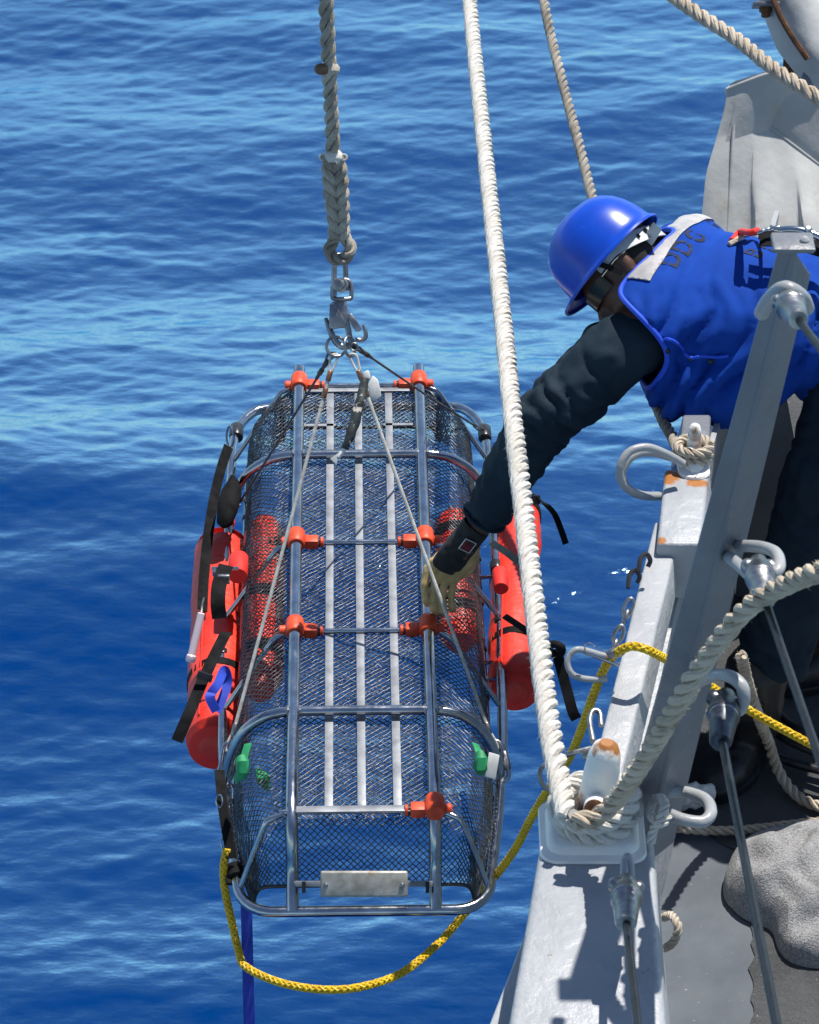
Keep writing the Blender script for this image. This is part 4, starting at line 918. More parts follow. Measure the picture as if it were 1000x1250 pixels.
# yellow braided line
def braid(name, label, pts, dia, mt):
    P = resample(catmull(pts, 10), .004); T, N, B = frames(P); t = thing(name, label, 'line', P[0]); lay_ = dia * 3.2
    MB().tube(P[::2], dia * .36, 8).build('core', mt, t)
    mb = MB()
    for sgn in (-1, 1):
        for k in range(4):
            q = []
            for i in range(len(P)):
                a = sgn * 2 * math.pi * i * .004 / lay_ + math.pi / 2 * k + (0 if sgn > 0 else math.pi / 4)
                rad = dia * (.40 + .05 * math.sin(8 * math.pi * i * .004 / lay_ + (0 if sgn > 0 else math.pi)))
                q.append(P[i] + (N[i] * math.cos(a) + B[i] * math.sin(a)) * rad)
            mb.tube(q, dia * .15, 5)
    mb.build('braided_cover', mt, t); return t
yl = [W(277, 1036, 7.05), W(273, 1058, 7.06), W(275, 1088, 7.08), W(284, 1130, 7.08), W(291, 1160, 7.05), W(300, 1180, 6.99), W(340, 1199, 6.93), W(392, 1208, 6.9), W(440, 1205, 6.9), W(490, 1188, 6.95), W(535, 1152, 7.02), W(565, 1118, 7.08), W(600, 1076, 7.08), W(628, 1038, 7.0), W(648, 1000, 6.9), W(668, 966, 6.8), W(695, 925, 6.65), W(712, 885, 6.5), W(724, 850, 6.42), W(740, 812, 6.34), W(756, 795, 6.29), W(772, 789, 6.27), W(790, 793, 6.27), W(806, 801, 6.32), W(840, 820, 6.5), W(880, 846, 6.6), W(930, 876, 6.65), W(985, 906, 6.7), W(1040, 936, 6.75)]
braid('yellow_line', 'bright yellow braided line looped from the litter over the bulwark cap', yl, .0165, M['yellow'])

# ---------------------------------------------------------------- the sailor
def chain(mb, pts, side=None, seg=20):
    """closed rounded tube through (point, ra, rb); ra along 'side', rb across it"""
    P = [Vector(p[0]) for p in pts]; ra = [p[1] for p in pts]; rb = [p[2] if len(p) > 2 else p[1] for p in pts]
    T, N, B = frames(P)
    if side is not None:
        N = [(Vector(side) - t * Vector(side).dot(t)).normalized() for t in T]; B = [t.cross(n_) for t, n_ in zip(T, N)]
    rings = []
    for e, i, sg in ((0, 0, -1),):
        for k in (.98, .9, .7, .4):
            q = math.sqrt(1 - k * k); r_ = min(ra[0], rb[0]); rings.append((P[0] - T[0] * r_ * k, ra[0] * q, rb[0] * q, N[0], B[0]))
    for i in range(len(P)): rings.append((P[i], ra[i], rb[i], N[i], B[i]))
    for k in (.4, .7, .9, .98):
        q = math.sqrt(1 - k * k); r_ = min(ra[-1], rb[-1]); rings.append((P[-1] + T[-1] * r_ * k, ra[-1] * q, rb[-1] * q, N[-1], B[-1]))
    b0 = len(mb.v)
    for c, x, y, n_, b in rings:
        for k in range(seg):
            a = 2 * math.pi * k / seg; mb.v.append(c + n_ * math.cos(a) * x + b * math.sin(a) * y)
    for i in range(len(rings) - 1):
        for k in range(seg): k2 = (k + 1) % seg; mb.face((b0 + i * seg + k, b0 + i * seg + k2, b0 + (i + 1) * seg + k2, b0 + (i + 1) * seg + k))
    mb.face([b0 + k for k in range(seg)][::-1]); mb.face([b0 + (len(rings) - 1) * seg + k for k in range(seg)])
def smooth_chain(pts, n=5):
    P = catmull([p[0] for p in pts], n); A = catmull([Vector((p[1], p[2] if len(p) > 2 else p[1], 0)) for p in pts], n)
    return [(p, a.x, a.y) for p, a in zip(P, A)]
def remesh(name, mb, voxel, mt, parent, it=4, disp=None, cut=None, solid=0.0, fac=.5):
    me = bpy.data.meshes.new(name); me.from_pydata([tuple(p) for p in mb.v], [], mb.f); me.update(); fix(me)
    o = bpy.data.objects.new(name + '_tmp', me); COL.objects.link(o)
    md = o.modifiers.new('r', 'REMESH'); md.mode = 'VOXEL'; md.voxel_size = voxel; md.adaptivity = 0
    dg = bpy.context.evaluated_depsgraph_get(); m2 = bpy.data.meshes.new_from_object(o.evaluated_get(dg)); bpy.data.objects.remove(o)
    bm = bmesh.new(); bm.from_mesh(m2)
    for _ in range(it): bmesh.ops.smooth_vert(bm, verts=bm.verts, factor=fac, use_axis_x=True, use_axis_y=True, use_axis_z=True)
    bm.normal_update()
    if disp:
        mv = [(v, v.normal * disp(v.co, v.normal)) for v in bm.verts]
        for v, d in mv: v.co += d
        bm.normal_update()
    if cut:
        for co, no in cut.get('planes', ()):
            bmesh.ops.bisect_plane(bm, geom=bm.verts[:] + bm.edges[:] + bm.faces[:], plane_co=co, plane_no=no, clear_outer=True)
        fn = cut.get('fn')
        if fn:
            dead = [v for v in bm.verts if fn(v.co)]; bmesh.ops.delete(bm, geom=dead, context='VERTS')
            for _ in range(30):
                bnd = [v for v in bm.verts if v.is_boundary]; new = {}
                for v in bnd:
                    nb = [e.other_vert(v) for e in v.link_edges if e.is_boundary]
                    if len(nb) == 2: new[v] = v.co * .5 + (nb[0].co + nb[1].co) * .25
                for v, c in new.items(): v.co = c
    bm.normal_update()
    bm.to_mesh(m2); bm.free(); m2.name = name; m2.materials.clear()
    o = link(name, m2, mt, parent)
    if solid:
        sm = o.modifiers.new('thickness', 'SOLIDIFY'); sm.thickness = solid; sm.offset = -1
    m2.polygons.foreach_set('use_smooth', [True] * len(m2.polygons))
    return o
M['skin'] = mat('dark_skin', (.10, .045, .026), .45, 0, (.075, .033, .02), 40, bump=.2, bs=200, bd=.0006)
M['hair'] = mat('short_black_hair', (.008, .007, .007), .8, 0, bump=.8, bs=450, bd=.002)
M['navy'] = mat('navy_coverall_cloth', (.010, .021, .034), .8, 0, (.014, .028, .043), 12, bump=.3, bs=700, bd=.0006, spec=.2, bump2=(55, .25, .004))
M['vest'] = mat('royal_blue_vest_cloth', (.006, .043, .275), .8, 0, (.008, .054, .335), 14, bump=.3, bs=750, bd=.0006, spec=.1, bump2=(50, .25, .004))
M['vest_trim'] = mat('blue_trim', (.012, .075, .62), .7, 0, bump=.3, bs=600, bd=.0006)
M['reflect'] = mat('grey_reflective_band', (.42, .41, .42), .6, 0, (.34, .33, .34), 30, dirt=(.34, .32, .31), ds=22, bump=.2, bs=300, bd=.0006)
M['helmet'] = mat('blue_helmet_shell', (.004, .062, .50), .28, 0, (.004, .052, .43), 16, bump=.06, bs=30, bd=.002, coat=.2, dirt=(.03, .09, .42), ds=45, dlo=.66, dhi=.72)
M['band'] = mat('grey_suspension_plastic', (.50, .52, .52), .45, 0, (.42, .44, .44), 30)
M['stencil'] = mat('worn_black_stencil', (.004, .008, .03), .8, 0, (.008, .03, .20), 60, .5, .75)
M['glove_tan'] = mat('tan_leather', (.62, .44, .20), .65, 0, (.50, .33, .13), 40, bump=.4, bs=90, bd=.002, dirt=(.22, .14, .06), ds=50, dlo=.58, dhi=.75)
M['glove_black'] = mat('black_glove_knit', (.010, .010, .012), .8, 0, (.02, .02, .022), 60, bump=.5, bs=300, bd=.001)
M['boot'] = mat('black_boot_leather', (.010, .010, .011), .42, 0, (.02, .02, .021), 30, bump=.4, bs=60, bd=.002)

hc = W(760, 332, 7.28)
hu = (-RX * .75 + UPI * .66 + FWD * .20).normalized(); hf = (-RX * .66 - UPI * .75); hf = (hf - hu * hf.dot(hu)).normalized()
hl = hf.cross(hu).normalized()
if hl.dot(-FWD) < 0: hl = -hl
def H(f, l, u): return hc + hf * f + hl * l + hu * u
NB = Vector((.615, 6.335, 1.13))
hipL, kneeL, ankL = Vector((1.02, 6.08, .93)), Vector((.875, 5.965, .50)), Vector((.795, 5.945, .12))
hipR, kneeR, ankR = Vector((1.05, 6.30, .93)), Vector((1.0, 6.20, .48)), Vector((1.03, 6.27, .11))
shL = W(776, 408, 7.22); elL = W(660, 518, 7.25); wrL = W(586, 640, 7.40); knL = W(538, 702, 7.46)
shR = Vector((.68, 6.43, 1.0)); elR = Vector((.80, 6.55, .82)); wrR = Vector((.86, 6.50, .99)); knR = Vector((.93, 6.45, 1.02))
person = thing('person', 'sailor in blue helmet and vest leaning over the rail, steadying the litter', 'person', (.85, 6.05, 0))
sideY = Vector((0, 1, 0))
# --- body, one continuous skin
mb = MB()
chain(mb, [(H(-.012, 0, .055), .070, .088), (H(-.008, 0, .03), .077, .097), (H(0, 0, 0), .076, .096), (H(.012, 0, -.035), .070, .086), (H(.03, 0, -.075), .058, .062), (H(.045, 0, -.105), .040, .040)], hl)
chain(mb, [(H(.075, 0, .0), .012), (H(.094, 0, -.02), .012), (H(.108, 0, -.040), .014), (H(.098, 0, -.048), .013)])
chain(mb, [(H(.078, -.03, .022), .012), (H(.088, 0, .022), .012), (H(.078, .03, .022), .012)])
chain(mb, [(H(.078, -.018, -.072), .009), (H(.090, 0, -.070), .010), (H(.078, .018, -.072), .009)])
chain(mb, [(H(.074, -.016, -.084), .009), (H(.084, 0, -.084), .010), (H(.074, .016, -.084), .009)])
for sg in (-1, 1):
    chain(mb, [(H(-.006, sg * .078, .022), .010, .007), (H(-.016, sg * .084, .008), .017, .008), (H(-.012, sg * .083, -.018), .014, .008), (H(-.004, sg * .079, -.036), .009, .007)], hf)
chain(mb, smooth_chain([(H(-.035, 0, -.03), .058, .058), (H(-.055, 0, -.09), .058, .058), (NB, .065, .065), (NB + Vector((.06, -.02, -.03)), .09, .08)]), sideY)
chain(mb, smooth_chain([(NB + Vector((.03, -.03, -.05)), .15, .10), (Vector((.74, 6.28, 1.03)), .16, .105), (Vector((.90, 6.24, 1.0)), .145, .10), (Vector((1.03, 6.2, .95)), .15, .11)]), sideY)
chain(mb, smooth_chain([(NB + Vector((.0, -.06, -.03)), .07), (shL, .062), (shL.lerp(elL, .5), .05), (elL, .043), (elL.lerp(wrL, .4), .042), (wrL, .030), (wrL.lerp(knL, .5), .030)]))
chain(mb, smooth_chain([(NB + Vector((.0, .06, -.03)), .07), (shR, .062), (shR.lerp(elR, .5), .05), (elR, .043), (elR.lerp(wrR, .4), .042), (wrR, .030), (knR, .034)]))
for hp_, kn_, an_ in ((hipL, kneeL, ankL), (hipR, kneeR, ankR)):
    chain(mb, smooth_chain([(hp_, .09), (hp_.lerp(kn_, .5), .075), (kn_, .058), (kn_.lerp(an_, .35), .056), (an_, .040), (an_ - Vector((0, 0, .05)), .04)]))
hd = (knL - wrL).normalized()
ha = (hd.cross(FWD)).normalized(); ha = (ha * .85 + FWD * .52); ha = (ha - hd * ha.dot(hd)).normalized()   # across the knuckles
hb = ha.cross(hd).normalized()
if hb.dot(-FWD) < 0: hb = -hb                                                                            # back of the hand, towards the viewer
def HD(a, d, b=0.0): return knL + ha * a + hd * d + hb * b
def fingers(mb, k=1.0, extra=0.0):
    curl = UPZ * -1.0
    for i, a in enumerate((-.038, -.013, .012, .036)):
        l = (.040, .046, .043, .034)[i] * k; r_ = (.0080, .0084, .0082, .0075)[i] + extra
        p0_ = HD(a, -.004); p1_ = p0_ + (hd * .50 - UPI * .85 - FWD * .10).normalized() * l; p2_ = p1_ + (-UPI * .95 + FWD * .35 + RX * .10).normalized() * l * .85; p3_ = p2_ + (FWD * .85 - UPI * .35 + RX * .15).normalized() * l * .6
        chain(mb, [(p0_ - hd * .02, r_), (p0_, r_ * 1.06), (p1_, r_), (p1_.lerp(p2_, .5), r_ * .95), (p2_, r_ * .97), (p3_, r_ * .85)], seg=12)
    th0 = HD(.040, -.070, -.006)
    chain(mb, [(th0, .016 + extra), (HD(.056, -.040, -.014), .0125 + extra), (HD(.056, -.008, -.026), .0112 + extra), (HD(.046, .020, -.040), .0098 + extra)], seg=12)
def palm(mb, extra=0.0):
    chain(mb, [(HD(0, -.088), .030 + extra, .020 + extra), (HD(.002, -.05), .040 + extra, .019 + extra), (HD(0, -.012), .042 + extra, .016 + extra), (HD(0, .0), .040 + extra, .013 + extra)], ha)
palm(mb, -.003); fingers(mb, 1.0, -.0015)
body = remesh('body', mb, .0075, M['skin'], person, 3)
# --- hair cap under the helmet
mb = MB(); chain(mb, [(H(-.022, 0, .05), .074, .086), (H(-.026, 0, .02), .080, .086), (H(-.032, 0, -.01), .077, .078), (H(-.042, 0, -.045), .066, .062), (H(-.052, 0, -.075), .055, .048)], hl)
remesh('hair', mb, .007, M['hair'], person, 3, cut={'fn': lambda p: (p - hc).dot(hf) > .030 - max(0, -(p - hc).dot(hu)) * 1.1})
# --- coverall
def ridge(x): return 1 - abs(x) * 2
def pillow(x): return abs(math.sin(x)) ** .8
def wrinkle(p, d, n_scale, along):
    """soft creases running across direction d"""
    q = p - d * p.dot(d) * (1 - along); return ridge(noise.noise(q * n_scale)) * .6 + noise.noise(q * n_scale * 2.1 + Vector((3, 1, 7))) * .4
uarm = (elL - shL).normalized(); farm = (wrL - elL).normalized()
def cov_disp(p, nrm):
    dsh = (p - shL).length; del_ = (p - elL).length
    w_ = wrinkle(p, (uarm * .75 + UPZ * .35).normalized(), 17, .35) * .007
    k = math.exp(-(del_ / .10) ** 2); wob = 2.5 * noise.noise(p * 9) + noise.noise(p * 21)
    cu_ = p.dot((uarm + RX * .5 + UPI * .35).normalized())
    w_ += (pillow(math.pi * cu_ / .075 + wob * 1.8) - .6) * .014 * (.35 + .65 * max(0, .5 + 1.2 * noise.noise(p * 6 + Vector((7, 0, 0)))))
    w_ += k * (pillow((p - elL).dot(farm + uarm) * 48 + 3 * noise.noise(p * 12)) - .6) * .012
    d2 = (p - wrL).length; w_ += math.exp(-(d2 / .08) ** 2) * math.sin((p - wrL).dot(farm) * 120 + 4 * noise.noise(p * 18)) * .0022
    if p.z < .85: w_ += noise.noise(p * Vector((1, 1, .5)).length * 5) * .008 + wrinkle(p, UPZ, 13, .5) * .008
    ta = (p - shL).dot(uarm); w_ *= max(0.1, min(1, (ta - .0) / .06)) if (p - shL).length < .22 and p.z > .85 else 1
    return w_ - .002
mb = MB()
chain(mb, smooth_chain([(NB + Vector((.06, -.04, -.09)), .145, .10), (Vector((.74, 6.28, 1.01)), .165, .115), (Vector((.90, 6.24, 1.0)), .168, .125), (Vector((1.04, 6.2, .95)), .175, .13)]), sideY)
chain(mb, smooth_chain([(NB + Vector((.05, -.06, -.08)), .07), (shL + Vector((.03, .01, -.01)), .074), (shL.lerp(elL, .18), .080), (shL.lerp(elL, .5), .077), (elL, .068), (elL.lerp(wrL, .45), .060), (wrL.lerp(elL, .10), .047)]))
chain(mb, smooth_chain([(NB + Vector((.04, .05, -.08)), .08), (shR, .07), (shR.lerp(elR, .5), .068), (elR, .06), (wrR, .045)]))
for hp_, kn_, an_ in ((hipL, kneeL, ankL), (hipR, kneeR, ankR)):
    chain(mb, smooth_chain([(hp_, .138), (hp_.lerp(kn_, .5), .118), (kn_, .088), (kn_.lerp(an_, .5), .078), (an_ + UPZ * .05, .074), (an_ - UPZ * .01, .070)]))
cuff_p = wrL.lerp(elL, .06)
cov = remesh('coverall', mb, .0085, M['navy'], person, 3, cov_disp, cut={'planes': [(cuff_p, farm)]}, solid=.003)
MB().lathe(wrL.lerp(elL, .13) + hb * .043, hb, [(0, .008), (.003, .008), (.004, .006)], 14).build('cuff_button', M['black_plastic'], cov)
cr = [cuff_p + farm * -.004 + (farm.orthogonal().normalized() * math.cos(a) + farm.cross(farm.orthogonal().normalized()) * math.sin(a)) * .0500 for a in np.linspace(0, 2 * math.pi, 25)[:-1]]
MB().tube(cr, .0042, 8, closed=True).build('cuff_hem', M['navy'], cov)
# --- work vest, loose over the coverall
spine = (Vector((1.0, 6.22, .99)) - Vector((.60, 6.30, 1.07))).normalized()
fold_d = (RX * .72 + UPI * .62).normalized()
fold_c = (RX * .87 - UPI * .49).normalized()
def vest_disp(p, nrm):
    c = p.dot(fold_c); l = p.dot(fold_d)
    wob = 2.2 * noise.noise(p * 5.5 + Vector((3, 1, 0))) + 1.0 * noise.noise(p * 11)
    f1 = pillow(math.pi * c / .070 + wob); f2 = pillow(math.pi * (c * .8 + l * .35) / .034 + wob * 2 + 1)
    lo_ = max(0, min(1, (1.20 - p.z) / .12)); side = max(0, min(1, (6.40 - p.y) / .14))
    k = (.15 + .85 * lo_ * side) * (.55 + .9 * max(0, .5 + noise.noise(p * 4.2)))
    return (f1 - .6) * .024 * k + (f2 - .6) * .0075 * k + noise.noise(p * 16) * .004 - .004
mb = MB()
chain(mb, smooth_chain([(Vector((.545, 6.30, 1.075)), .155, .115), (Vector((.62, 6.29, 1.055)), .200, .150), (Vector((.72, 6.27, 1.045)), .212, .160), (Vector((.84, 6.25, 1.03)), .205, .155), (Vector((.95, 6.23, 1.0)), .195, .150), (Vector((1.06, 6.2, .97)), .195, .150)]), sideY)
chain(mb, smooth_chain([(Vector((.56, 6.17, .985)), .095, .085), (Vector((.635, 6.135, .945)), .11, .105), (Vector((.70, 6.13, .95)), .11, .105), (Vector((.80, 6.14, .99)), .10, .095)]), sideY)
chain(mb, smooth_chain([(Vector((.510, 6.150, 1.075)), .102), (Vector((.55, 6.20, 1.10)), .108), (Vector((.61, 6.30, 1.115)), .108), (Vector((.64, 6.42, 1.09)), .10)]))
chain(mb, smooth_chain([(shL + Vector((.015, .015, .012)), .108), (shL + Vector((.09, .05, .0)), .12)]))
arm_c = shL.lerp(elL, .02); ad = uarm
def arm_hole(p):
    v = p - arm_c; t = v.dot(ad); r = (v - ad * t).length
    return t > -.035 and t < .35 and r < .106
nk = (hc - NB).normalized()
def neck_hole(p):
    v = p - NB; t = v.dot(nk); r = (v - nk * t).length
    return t > .03 and r < .082
vest = remesh('vest', mb, .0085, M['vest'], person, 3, vest_disp, cut={'planes': [(Vector((1.02, 6.2, .98)), spine)], 'fn': lambda p: arm_hole(p) or neck_hole(p)}, solid=.004)
def boundary_loops(me):
    bm = bmesh.new(); bm.from_mesh(me); ed = [e for e in bm.edges if e.is_boundary]; adj = {}
    for e in ed:
        for v in e.verts: adj.setdefault(v.index, []).append(e.other_vert(v).index)
    co = {v.index: v.co.copy() for v in bm.verts}; bm.free(); seen = set(); loops = []
    for s in adj:
        if s in seen: continue
        lp_ = [s]; seen.add(s); cur = s
        while True:
            nx = [x for x in adj[cur] if x not in seen]
            if not nx: break
            cur = nx[0]; seen.add(cur); lp_.append(cur)
        if len(lp_) > 12: loops.append([co[i] for i in lp_])
    return loops
for lp_ in boundary_loops(vest.data):
    q = resample(lp_, .012, True)
    for _ in range(3): q = [(q[i - 1] + q[i] * 2 + q[(i + 1) % len(q)]) / 4 for i in range(len(q))]
    MB().tube(q, .0062, 8, closed=True).build('binding', M['vest_trim'], vest)
VB = BVHTree.FromPolygons([v.co.copy() for v in vest.data.vertices], [tuple(p.vertices) for p in vest.data.polygons])
# reflective band: a strip of the vest surface between two planes
def shell_strip(name, mt, planes, off, keep, parent):
    bm = bmesh.new(); bm.from_mesh(vest.data)
    for co_, no in planes: bmesh.ops.bisect_plane(bm, geom=bm.verts[:] + bm.edges[:] + bm.faces[:], plane_co=co_, plane_no=no, clear_outer=True)
    dead = [v for v in bm.verts if not keep(v.co)]; bmesh.ops.delete(bm, geom=dead, context='VERTS'); bm.normal_update()
    for v in bm.verts: v.co += v.normal * off
    me = bpy.data.meshes.new(name); bm.to_mesh(me); bm.free(); o = link(name, me, mt, parent)
    sm = o.modifiers.new('thickness', 'SOLIDIFY'); sm.thickness = .0015; sm.offset = 1
    me.polygons.foreach_set('use_smooth', [True] * len(me.polygons)); return o
rayc = Vector((0, 0, CAM_H))
def hit(x, y, off=.0015):
    d = (W(x, y, 1.0) - rayc).normalized(); loc, no, i, ds = VB.ray_cast(rayc, d)
    if loc is None: return None
    if no.dot(d) > 0: no = -no
    return loc + no * off, no
hs = [hit(x, y) for x, y in ((772, 356), (829, 278), (802, 316))]
try:
    a_, b_2 = hs[0][0], hs[1][0]; al = (b_2 - a_).normalized(); nn = hs[2][1]; ac = al.cross(nn).normalized()
    if ac.x > 0: ac = -ac
    mid = (a_ + b_2) / 2
    shell_strip('reflective_band', M['reflect'], [(mid + ac * .030, ac), (mid - ac * .028, -ac), (mid - al * .092, -al), (mid - nn * .10, -nn)], .0025, lambda p: True, vest)
except TypeError:
    pass
# stencilled letters, laid on the cloth
def stencil(txt, pts, dirv, size, parent):
    for ch, (x, y) in zip(txt, pts):
        if ch == ' ': continue
        cu = bpy.data.curves.new('letter', 'FONT'); cu.body = ch; cu.size = 1.0; cu.align_x = 'CENTER'; cu.align_y = 'CENTER'; cu.resolution_u = 6; cu.offset = .018
        to = bpy.data.objects.new('letter', cu); COL.objects.link(to); dg = bpy.context.evaluated_depsgraph_get(); me = bpy.data.meshes.new_from_object(to.evaluated_get(dg)); bpy.data.objects.remove(to)
        bm = bmesh.new(); bm.from_mesh(me)
        for co_ in (.0,):       # stencil bridge down the middle of each letter
            g1 = bmesh.ops.bisect_plane(bm, geom=bm.verts[:] + bm.edges[:] + bm.faces[:], plane_co=(0, .035, 0), plane_no=(0.1, 1, 0)); bmesh.ops.bisect_plane(bm, geom=bm.verts[:] + bm.edges[:] + bm.faces[:], plane_co=(0, -.035, 0), plane_no=(0.1, 1, 0))
            dead = [f for f in bm.faces if abs(f.calc_center_median().y) < .036]; bmesh.ops.delete(bm, geom=dead, context='FACES')
        bmesh.ops.triangulate(bm, faces=bm.faces); bmesh.ops.subdivide_edges(bm, edges=bm.edges, cuts=2, use_grid_fill=True)
        c = hit(x, y)
        if c is None: bm.free(); continue
        c, no = c; xd = (dirv - no * dirv.dot(no)).normalized(); yd = no.cross(xd)
        for v in bm.verts:
            p = c + xd * v.co.x * size + yd * v.co.y * size * 1.05 + no * .05; loc, n2, _, _ = VB.ray_cast(p, -no)
            if loc is None: loc = c + xd * v.co.x * size + yd * v.co.y * size
            v.co = loc + no * .0014
        bm.to_mesh(me); bm.free(); me.materials.clear(); link('stencil_letter', me, M['stencil'], parent)
tdir = (hit(862, 275)[0] - hit(820, 322)[0]) if hit(862, 275) and hit(820, 322) else RX
stencil('DDG0', ((820, 317), (835, 302), (850, 288), (869, 272)), tdir, .062, vest)
stencil('BL', ((922, 309), (938, 303)), tdir, .055, vest)
# snap row and pocket edge at the vest side
for x, y in ((815, 428), (843, 437), (868, 441)):
    h_ = hit(x, y, .004)
    if h_: MB().lathe(h_[0] - h_[1] * .003, h_[1], [(0, .006), (.003, .006), (.0045, .003)], 12).build('snap', M['black_plastic'], vest)
sc_ = [hit(x, y, .003) for x, y in ((806, 420), (813, 414), (822, 416), (832, 424), (838, 432), (846, 436), (856, 434), (868, 434), (880, 436), (890, 434))]
sc_ = [s_[0] for s_ in sc_ if s_]
if len(sc_) > 3: MB().tube(catmull(sc_, 5), .004, 8).build('flap_edge', M['vest_trim'], vest)
# --- helmet: hollow shell with a brim, suspension band inside
def helmet():
    t = bpy.data.objects.new('helmet', None)
    seg = 48; rings = []
    def shell(f, l, h, prof):
        out = []
        for (r_, z_, br) in prof:
            row = []
            for k in range(seg):
                a = 2 * math.pi * k / seg; ca, sa = math.cos(a), math.sin(a)
                front = max(0, ca) ** 1.5; rf = f * r_ + br * (.010 + .024 * front); rl = l * r_ + br * .010
                row.append(H(-.008 + ca * rf, sa * rl, .038 + z_ * h - br * .006 * (1 - front)))
            out.append(row)
        return out
    prof = [(1.0, -.06, 1.0), (1.0, -.02, 1.0), (1.0, .0, .45), (1.0, .03, .06), (.995, .12, 0), (.975, .28, 0), (.93, .46, 0), (.85, .64, 0), (.72, .80, 0), (.54, .91, 0), (.32, .975, 0), (.12, .997, 0)]
    outer = shell(.128, .112, .138, prof); inner = shell(.124, .108, .134, prof[::-1])
    mb = MB(); allr = outer[::-1] + inner[::-1]
    allr = outer[::-1] + inner[::-1]
    b = 0
    for row in allr: mb.v += row
    for i in range(len(allr) - 1):
        for k in range(seg): k2 = (k + 1) % seg; mb.face((i * seg + k, i * seg + k2, (i + 1) * seg + k2, (i + 1) * seg + k))
    mb.face([k for k in range(seg)]); mb.face([(len(allr) - 1) * seg + k for k in range(seg)][::-1])
    sh = mb.build('helmet', M['helmet'], person)
    # three soft ridges along the crown
    for lo_ in (-.022, .022):
        pts = [H(-.008 + .126 * math.cos(a) * .98, lo_ * (1 - .25 * abs(math.cos(a))), .038 + .1375 * math.sin(a) * (1 - (lo_ / .112) ** 2 * .5)) for a in np.linspace(.45, 2.7, 24)]
    bp_ = []
    for k in range(25):
        a = R(62 + 236 * k / 24 + 0); bp_.append(H(-.012 + .112 * math.cos(a), .094 * math.sin(a), .034 - .040 * max(0, -math.cos(a))))
    sb = MB().ribbon(bp_, .034, .003, [((p - H(-.012, 0, .018)) - hu * (p - H(-.012, 0, .018)).dot(hu)) for p in bp_]).build('suspension_band', M['band'], sh)
    pad_ = H(-.118, .052, -.006)
    MB().box(H(-.098, .068, -.008), (hf * .6 + hl * -.5) * .030, hu * .013, (hl * .8 - hf * .6) * .006).build('adjuster', M['band'], sb, bevel=.003)
    for k in range(3):
        MB().box(H(-.115 + k * .022, .050 + k * .014, .010), (hf * .6 + hl * -.5) * .004, hu * .005, (hl * .8 - hf * .6) * .008).build('catch', M['black_plastic'], sb)
    for sg in (-1, 1):
        MB().ribbon(catmull([H(.03, sg * .104, .03), H(.018, sg * .098, .0), H(.012, sg * .090, -.02)], 4), .012, .0015, hl).build('strap', M['black_webbing'], sh)
    return sh
helmet()
# safety glasses
gl_ = thing('safety_glasses', 'dark wraparound safety glasses on the sailor\'s shaded face', 'glasses', H(.1, 0, .01))
lens = []
for k in range(13):
    a = R(-70 + 140 * k / 12); lens.append(H(.012 + .092 * math.cos(a), .082 * math.sin(a), .000))
MB().ribbon(lens, .036, .002, [p - H(.012, 0, 0) for p in lens]).build('lens', mat('smoked_lens', (.004, .004, .005), .22, 0, spec=.4), gl_)
for sg in (-1, 1): MB().tube([H(.045, sg * .083, .012), H(.0, sg * .087, .014), H(-.03, sg * .086, .010)], .0024, 8).build('temple', M['steel'], gl_)
# --- glove
mb = MB(); palm(mb, .004); fingers(mb, 1.03, .0016); chain(mb, [(HD(.02, -.10, -.004), .020), (HD(.028, -.06, -.006), .024)])
glove = remesh('glove', mb, .0028, M['glove_tan'], person, 2, lambda p, n_: noise.noise(p * 60) * .0016 + wrinkle(p, hd, 55, .5) * .0012)
bm_ = MB(); chain(bm_, [(HD(-.004, -.145, .0), .036, .033), (HD(-.004, -.12, .0), .036, .031), (HD(-.006, -.09, .003), .038, .026), (HD(-.008, -.055, .008), .041, .020), (HD(-.010, -.028, .010), .037, .015)], ha)
remesh('glove_back', bm_, .0034, M['glove_black'], glove, 3, lambda p, n_: noise.noise(p * 70) * .0015, cut={'planes': [(HD(0, -.15), -hd)]})
MB().box(HD(-.012, -.112, .034), hd * .014, ha * .014, hb * .0025).build('cuff_patch', mat('maroon_patch', (.16, .012, .015), .7, 0, (.05, .01, .012), 120), glove, bevel=.002)
MB().tube([HD(-.012 + sx * .0145, -.112 + sy * .0145, .0355) for sx, sy in ((-1, -1), (1, -1), (1, 1), (-1, 1))], .0014, 6, closed=True).build('patch_piping', M['white_tag'], glove)
# --- boots
for k, (an_, toe) in enumerate(((ankL, Vector((-.55, -.82, 0))), (ankR, Vector((-.9, -.35, 0))))):
    toe = toe.normalized(); sd_ = Vector((-toe.y, toe.x, 0)); g0 = Vector((an_.x, an_.y, 0))
    mb = MB(); chain(mb, [(g0 + Vector((0, 0, .27)), .070), (g0 + Vector((0, 0, .18)), .066), (g0 + Vector((0, 0, .10)), .060), (g0 + Vector((0, 0, .062)), .05)])
    chain(mb, [(g0 - toe * .045 + UPZ * .055, .040, .045), (g0 + toe * .03 + UPZ * .058, .044, .048), (g0 + toe * .11 + UPZ * .05, .048, .040), (g0 + toe * .165 + UPZ * .043, .045, .034)], sd_)
    bt = remesh('boot', mb, .008, M['boot'], person, 3, lambda p, n_: wrinkle(p, UPZ, 22, .6) * .006)
    sole = MB(); stack(sole, [[g0 + toe * (.06 + .128 * math.cos(a) * (1 if math.cos(a) > 0 else .95)) + sd_ * .050 * math.sin(a) * (1.05 if math.cos(a) > 0 else .88) + UPZ * z_ for a in np.linspace(0, 2 * math.pi, 29)[:-1]] for z_ in (.006, .022, .03)])
    sole.build('sole', M['black_rubber'], bt, bevel=.002)
